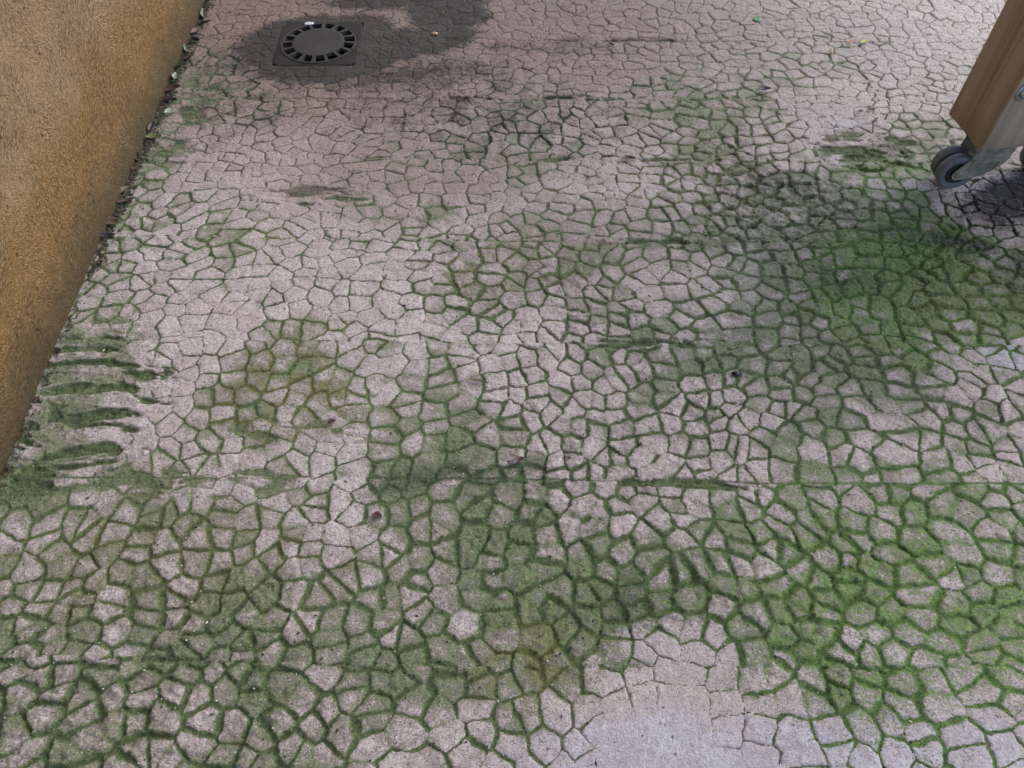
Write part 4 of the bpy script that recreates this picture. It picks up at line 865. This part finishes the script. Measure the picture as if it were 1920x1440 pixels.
GL = 'fallen leaves caught along the foot of the wall'
wl = [
 (-1.012, 2.565, .050, .020, 70, black, .5, 'curled black leaf against the wall foot at the far end of the litter line'),
 (-1.000, 2.500, .060, .026, 105, pale, .7, 'large pale green curled leaf at the wall foot near the top of the picture'),
 (-0.985, 2.450, .040, .018, 20, black, .5, 'small black leaf just below the large pale green leaf by the wall'),
 (-1.003, 2.390, .055, .022, 60, brown, .6, 'dark brown leaf by the wall between the two pale green curled leaves'),
 (-0.990, 2.335, .040, .020, -20, black, .6, 'crumpled black leaf by the wall above the slender grey green leaf'),
 (-1.003, 2.285, .056, .016, 120, pale, .6, 'slender grey green leaf with a bright edge against the wall, level with the drain'),
 (-0.985, 2.235, .045, .020, 40, brown, .5, 'brown leaf at the wall foot level with the near edge of the drain'),
 (-1.005, 2.195, .040, .015, 80, black, .5, 'narrow black leaf pressed to the wall just past the drain'),
 (-1.000, 2.130, .052, .020, 100, pale, .6, 'green and white curled leaf lowest of the pale ones along the wall'),
 (-0.990, 2.065, .056, .026, 15, brown, .5, 'broad dark brown leaf with upturned rim against the wall foot'),
 (-0.985, 2.010, .050, .022, -10, black, .5, 'flat black leaf lying across the streaky concrete beside the wall'),
 (-0.970, 1.950, .034, .022, 30, pale, .4, 'small rounded grey leaf on dark silt beside the wall'),
 (-1.000, 1.880, .048, .020, 75, black, .6, 'black curled leaf on the mossy strip half way down the litter line'),
 (-0.985, 1.830, .044, .020, 5, olive, .4, 'olive leaf at the wall foot beside the dragged streaks'),
 (-1.000, 1.745, .045, .018, 110, brown, .5, 'brown leaf with its tip against the wall above the bare pale patch'),
 (-0.990, 1.690, .040, .014, -15, tan, .5, 'narrow tan leaf at the bare pale patch beside the wall'),
 (-1.000, 1.600, .050, .018, 55, tan, .5, 'light brown curled leaf upright against the wall below the bare patch'),
 (-0.975, 1.560, .060, .014, 12, purple, .4, 'thin purple brown leaf pointing away from the wall foot'),
 (-0.990, 1.480, .046, .026, -5, tan, .4, 'flat oval light brown leaf, nearest large leaf along the wall'),
 (-0.985, 1.430, .046, .014, 15, black, .5, 'narrow black leaf just below the flat oval brown leaf by the wall'),
]
for k, (x, y, L, W, rz, m, cu, lab) in enumerate(wl):
    leaf('fallen_leaf', lab, 'leaf', x - 0.012, y, L * 0.9, W, rz, m, cu, 0.5, 0.006, (rng.uniform(-25, 25), rng.uniform(-12, 12)), GL)

leaf('fallen_leaf', 'small square bright green leaf on bare concrete near the top edge', 'leaf', 0.805, 2.477, .024, .030, 20, greenm, 0.1, 0.1, 0.003, stem=False)
leaf('fallen_leaf', 'small lime yellow leaf on pale concrete left of the trolley leg', 'leaf', 1.118, 2.332, .028, .020, 10, lime_, 0.3, 0.2, 0.004)
leaf('fallen_leaf', 'tiny orange leaf beside the lime yellow leaf', 'leaf', 1.072, 2.337, .024, .012, 200, orange_, 0.3, 0.2, 0.004)
leaf('fallen_leaf', 'narrow orange leaf sliver stuck upright in a joint', 'leaf', 1.002, 2.276, .036, .006, 80, orange_, 0.3, 0.1, 0.004, stem=False)
leaf('fallen_leaf', 'curled black leaf on the roller seam right of centre', 'leaf', 0.748, 2.062, .036, .022, 5, black, 0.6, 0.5, 0.006)
leaf('fallen_leaf', 'small dark brown leaf, leftmost of three bits left of the trolley', 'leaf', 1.002, 1.957, .018, .012, 15, brown, 0.4, 0.4, 0.004, stem=False)
leaf('fallen_leaf', 'small dark leaf bit with a tan tip, topmost of three bits left of the trolley', 'leaf', 1.032, 1.964, .024, .014, 5, brown, 0.4, 0.4, 0.004, stem=False)
leaf('fallen_leaf', 'small reddish brown leaf bit, lowest of three left of the trolley', 'leaf', 1.036, 1.918, .018, .010, 30, red, 0.4, 0.4, 0.004, stem=False)
leaf('fallen_leaf', 'folded purple brown leaf on wet green algae left of centre bottom half', 'leaf', 0.013, 0.786, .026, .017, 25, purple, 0.5, 0.6, 0.004)
leaf('fallen_leaf', 'long curled brown leaf sliver lying over a dark mossy joint', 'leaf', -0.070, 0.981, .040, .009, -14, tan, 0.5, 0.2, 0.004, stem=False)
leaf('fallen_leaf', 'round reddish brown leaf on bare concrete in the lower left', 'leaf', -0.252, 0.668, .019, .015, -20, red, 0.3, 0.2, 0.003, stem=False)
leaf('fallen_leaf', 'tiny red leaf scrap right of the olive algae patch', 'leaf', -0.367, 0.882, .016, .008, 10, red, 0.3, 0.2, 0.003, stem=False)
leaf('fallen_leaf', 'crumpled black leaf on bare concrete in the upper centre', 'leaf', 0.318, 1.738, .034, .016, -8, black, 0.5, 0.5, 0.004)

def lump(name, label, cat, x, y, r, sc, mat, seed):
    bm = bmesh.new()
    bmesh.ops.create_icosphere(bm, subdivisions=3, radius=r)
    rg = random.Random(seed); o3 = [rg.uniform(0, 6) for _ in range(3)]
    for v in bm.verts:
        k = 1 + 0.16 * math.sin(v.co.x / r * 3 + o3[0]) * math.sin(v.co.y / r * 3.4 + o3[1]) + 0.08 * math.sin(v.co.z / r * 6 + o3[2])
        v.co = Vector((v.co.x * k * sc[0], v.co.y * k * sc[1], v.co.z * k * sc[2]))
    o = obj(name, bm, mat, None, True)
    o.location = (x, y, r * sc[2] * 0.6)
    return tag(o, label, cat)
lump('pebble', 'glossy black pebble on algae right of centre', 'pebble', 0.478, 1.004, 0.0085, (1, .9, .7), simple('wet_black_stone', (0.02, 0.021, 0.03), 0.18, 0, 0.3, 200), 3)
lump('plaster_chip', 'small white plaster chip on the far edge of the drain frame', 'chip', -0.662, 2.449, 0.013, (1.3, .7, .35), simple('white_plaster', (0.62, 0.64, 0.68), 0.6, 0, 0.15, 200), 5)
lump('plaster_chip', 'beige plaster crumb beside the black silt right of the drain', 'chip', -0.25, 2.39, 0.008, (1.5, .8, .5), simple('beige_plaster', (0.42, 0.30, 0.22), 0.7, 0, 0.15, 200), 6)

def twig(name, label, pts, r, mat):
    bm = bmesh.new()
    rings = []
    P = [Vector(p) for p in pts]
    for i, p in enumerate(P):
        d = (P[min(i + 1, len(P) - 1)] - P[max(i - 1, 0)]).normalized()
        s = d.cross(Vector((0, 0, 1))).normalized(); u = s.cross(d)
        rr = r * (1 - 0.5 * i / len(P))
        rings.append([bm.verts.new(p + s * rr * math.cos(a * 1.0472) + u * rr * math.sin(a * 1.0472)) for a in range(6)])
    for a, b in zip(rings, rings[1:]):
        for k in range(6): bm.faces.new((a[k], a[(k + 1) % 6], b[(k + 1) % 6], b[k]))
    bm.faces.new(list(reversed(rings[0]))); bm.faces.new(rings[-1])
    o = obj(name, bm, mat, None, True)
    return tag(o, label, 'twig')
twig('twig', 'thin bent twig at the right side of the drain grate', [(-0.505, 2.285, .008), (-0.485, 2.288, .010), (-0.468, 2.272, .008), (-0.452, 2.268, .004), (-0.436, 2.272, .003)], 0.0016, tan)

def build_litter():
    # crumbs of soil and leaf swept against the wall: far too many to count
    rg = random.Random(11)
    bm = bmesh.new()
    for k in range(2300):
        y = rg.uniform(0.5, 2.75)
        d = abs(rg.gauss(0, 0.011))
        x = -0.986 - 0.0241 * y + 0.014 + d
        s = rg.uniform(0.0012, 0.0042) * (1.2 if y > 1.3 else 0.7)
        if y < 1.3 and rg.random() < 0.5: continue
        m = Matrix.Translation((x, y, 0.001 + rg.random() * 0.003)) @ Matrix.Rotation(rg.uniform(0, 6.3), 4, 'Z') @ Matrix.Rotation(rg.uniform(-.8, .8), 4, 'X') @ Matrix.Diagonal((s * rg.uniform(.8, 2.6), s, s * .4, 1))
        vs = [bm.verts.new(m @ Vector(p)) for p in ((1, 0, 0), (0, 1, 0), (-1, 0, 0), (0, -1, 0), (0, 0, 1), (0, 0, -1))]
        for a, b, c_ in ((0, 1, 4), (1, 2, 4), (2, 3, 4), (3, 0, 4), (1, 0, 5), (2, 1, 5), (3, 2, 5), (0, 3, 5)):
            bm.faces.new((vs[a], vs[b], vs[c_]))
    t = NT('soil_crumbs'); P = t.pos()
    n = t.noise(P, 90, 3, 0.6)
    c = t.mix(t.ramp(n, 0.4, 0.6), (0.025, 0.020, 0.014), (0.10, 0.085, 0.045))
    o = obj('leaf_litter', bm, t.set(Base_Color=c, Roughness=0.8))
    tag(o, 'dark crumbs of soil and leaf swept along the foot of the ochre wall', 'litter', kind='stuff')
build_litter()

def build_grit():
    rg = random.Random(23)
    for name, lab, num, col, lo, hi in (('grit', 'scattered dark specks of soil and leaf crumbs on the imprinted floor', 1100, (0.030, 0.025, 0.018), 0.0009, 0.0024),
                                        ('sand', 'scattered pale sand grains and lime crumbs on the imprinted floor', 700, (0.62, 0.60, 0.56), 0.0007, 0.0016)):
        bm = bmesh.new()
        for k in range(num):
            y = 0.2 + 2.5 * rg.random() ** 1.3
            x = rg.uniform(-0.95, 0.55 + 0.45 * y)
            if abs(x - DR[0]) < 0.13 and abs(y - DR[1]) < 0.13: continue
            q = rg.uniform(lo, hi)
            m = Matrix.Translation((x, y, 0.0008)) @ Matrix.Rotation(rg.uniform(0, 6.3), 4, 'Z') @ Matrix.Rotation(rg.uniform(-.8, .8), 4, 'X') @ Matrix.Diagonal((q * rg.uniform(.8, 2.2), q, q * .6, 1))
            vs = [bm.verts.new(m @ Vector(p)) for p in ((1, 0, 0), (0, 1, 0), (-1, 0, 0), (0, -1, 0), (0, 0, 1), (0, 0, -1))]
            for a, b, c_ in ((0, 1, 4), (1, 2, 4), (2, 3, 4), (3, 0, 4), (1, 0, 5), (2, 1, 5), (3, 2, 5), (0, 3, 5)):
                bm.faces.new((vs[a], vs[b], vs[c_]))
        tag(obj(name, bm, simple(name + '_grains', col, 0.7, 0, 0.3, 300)), lab, name, kind='stuff')
build_grit()
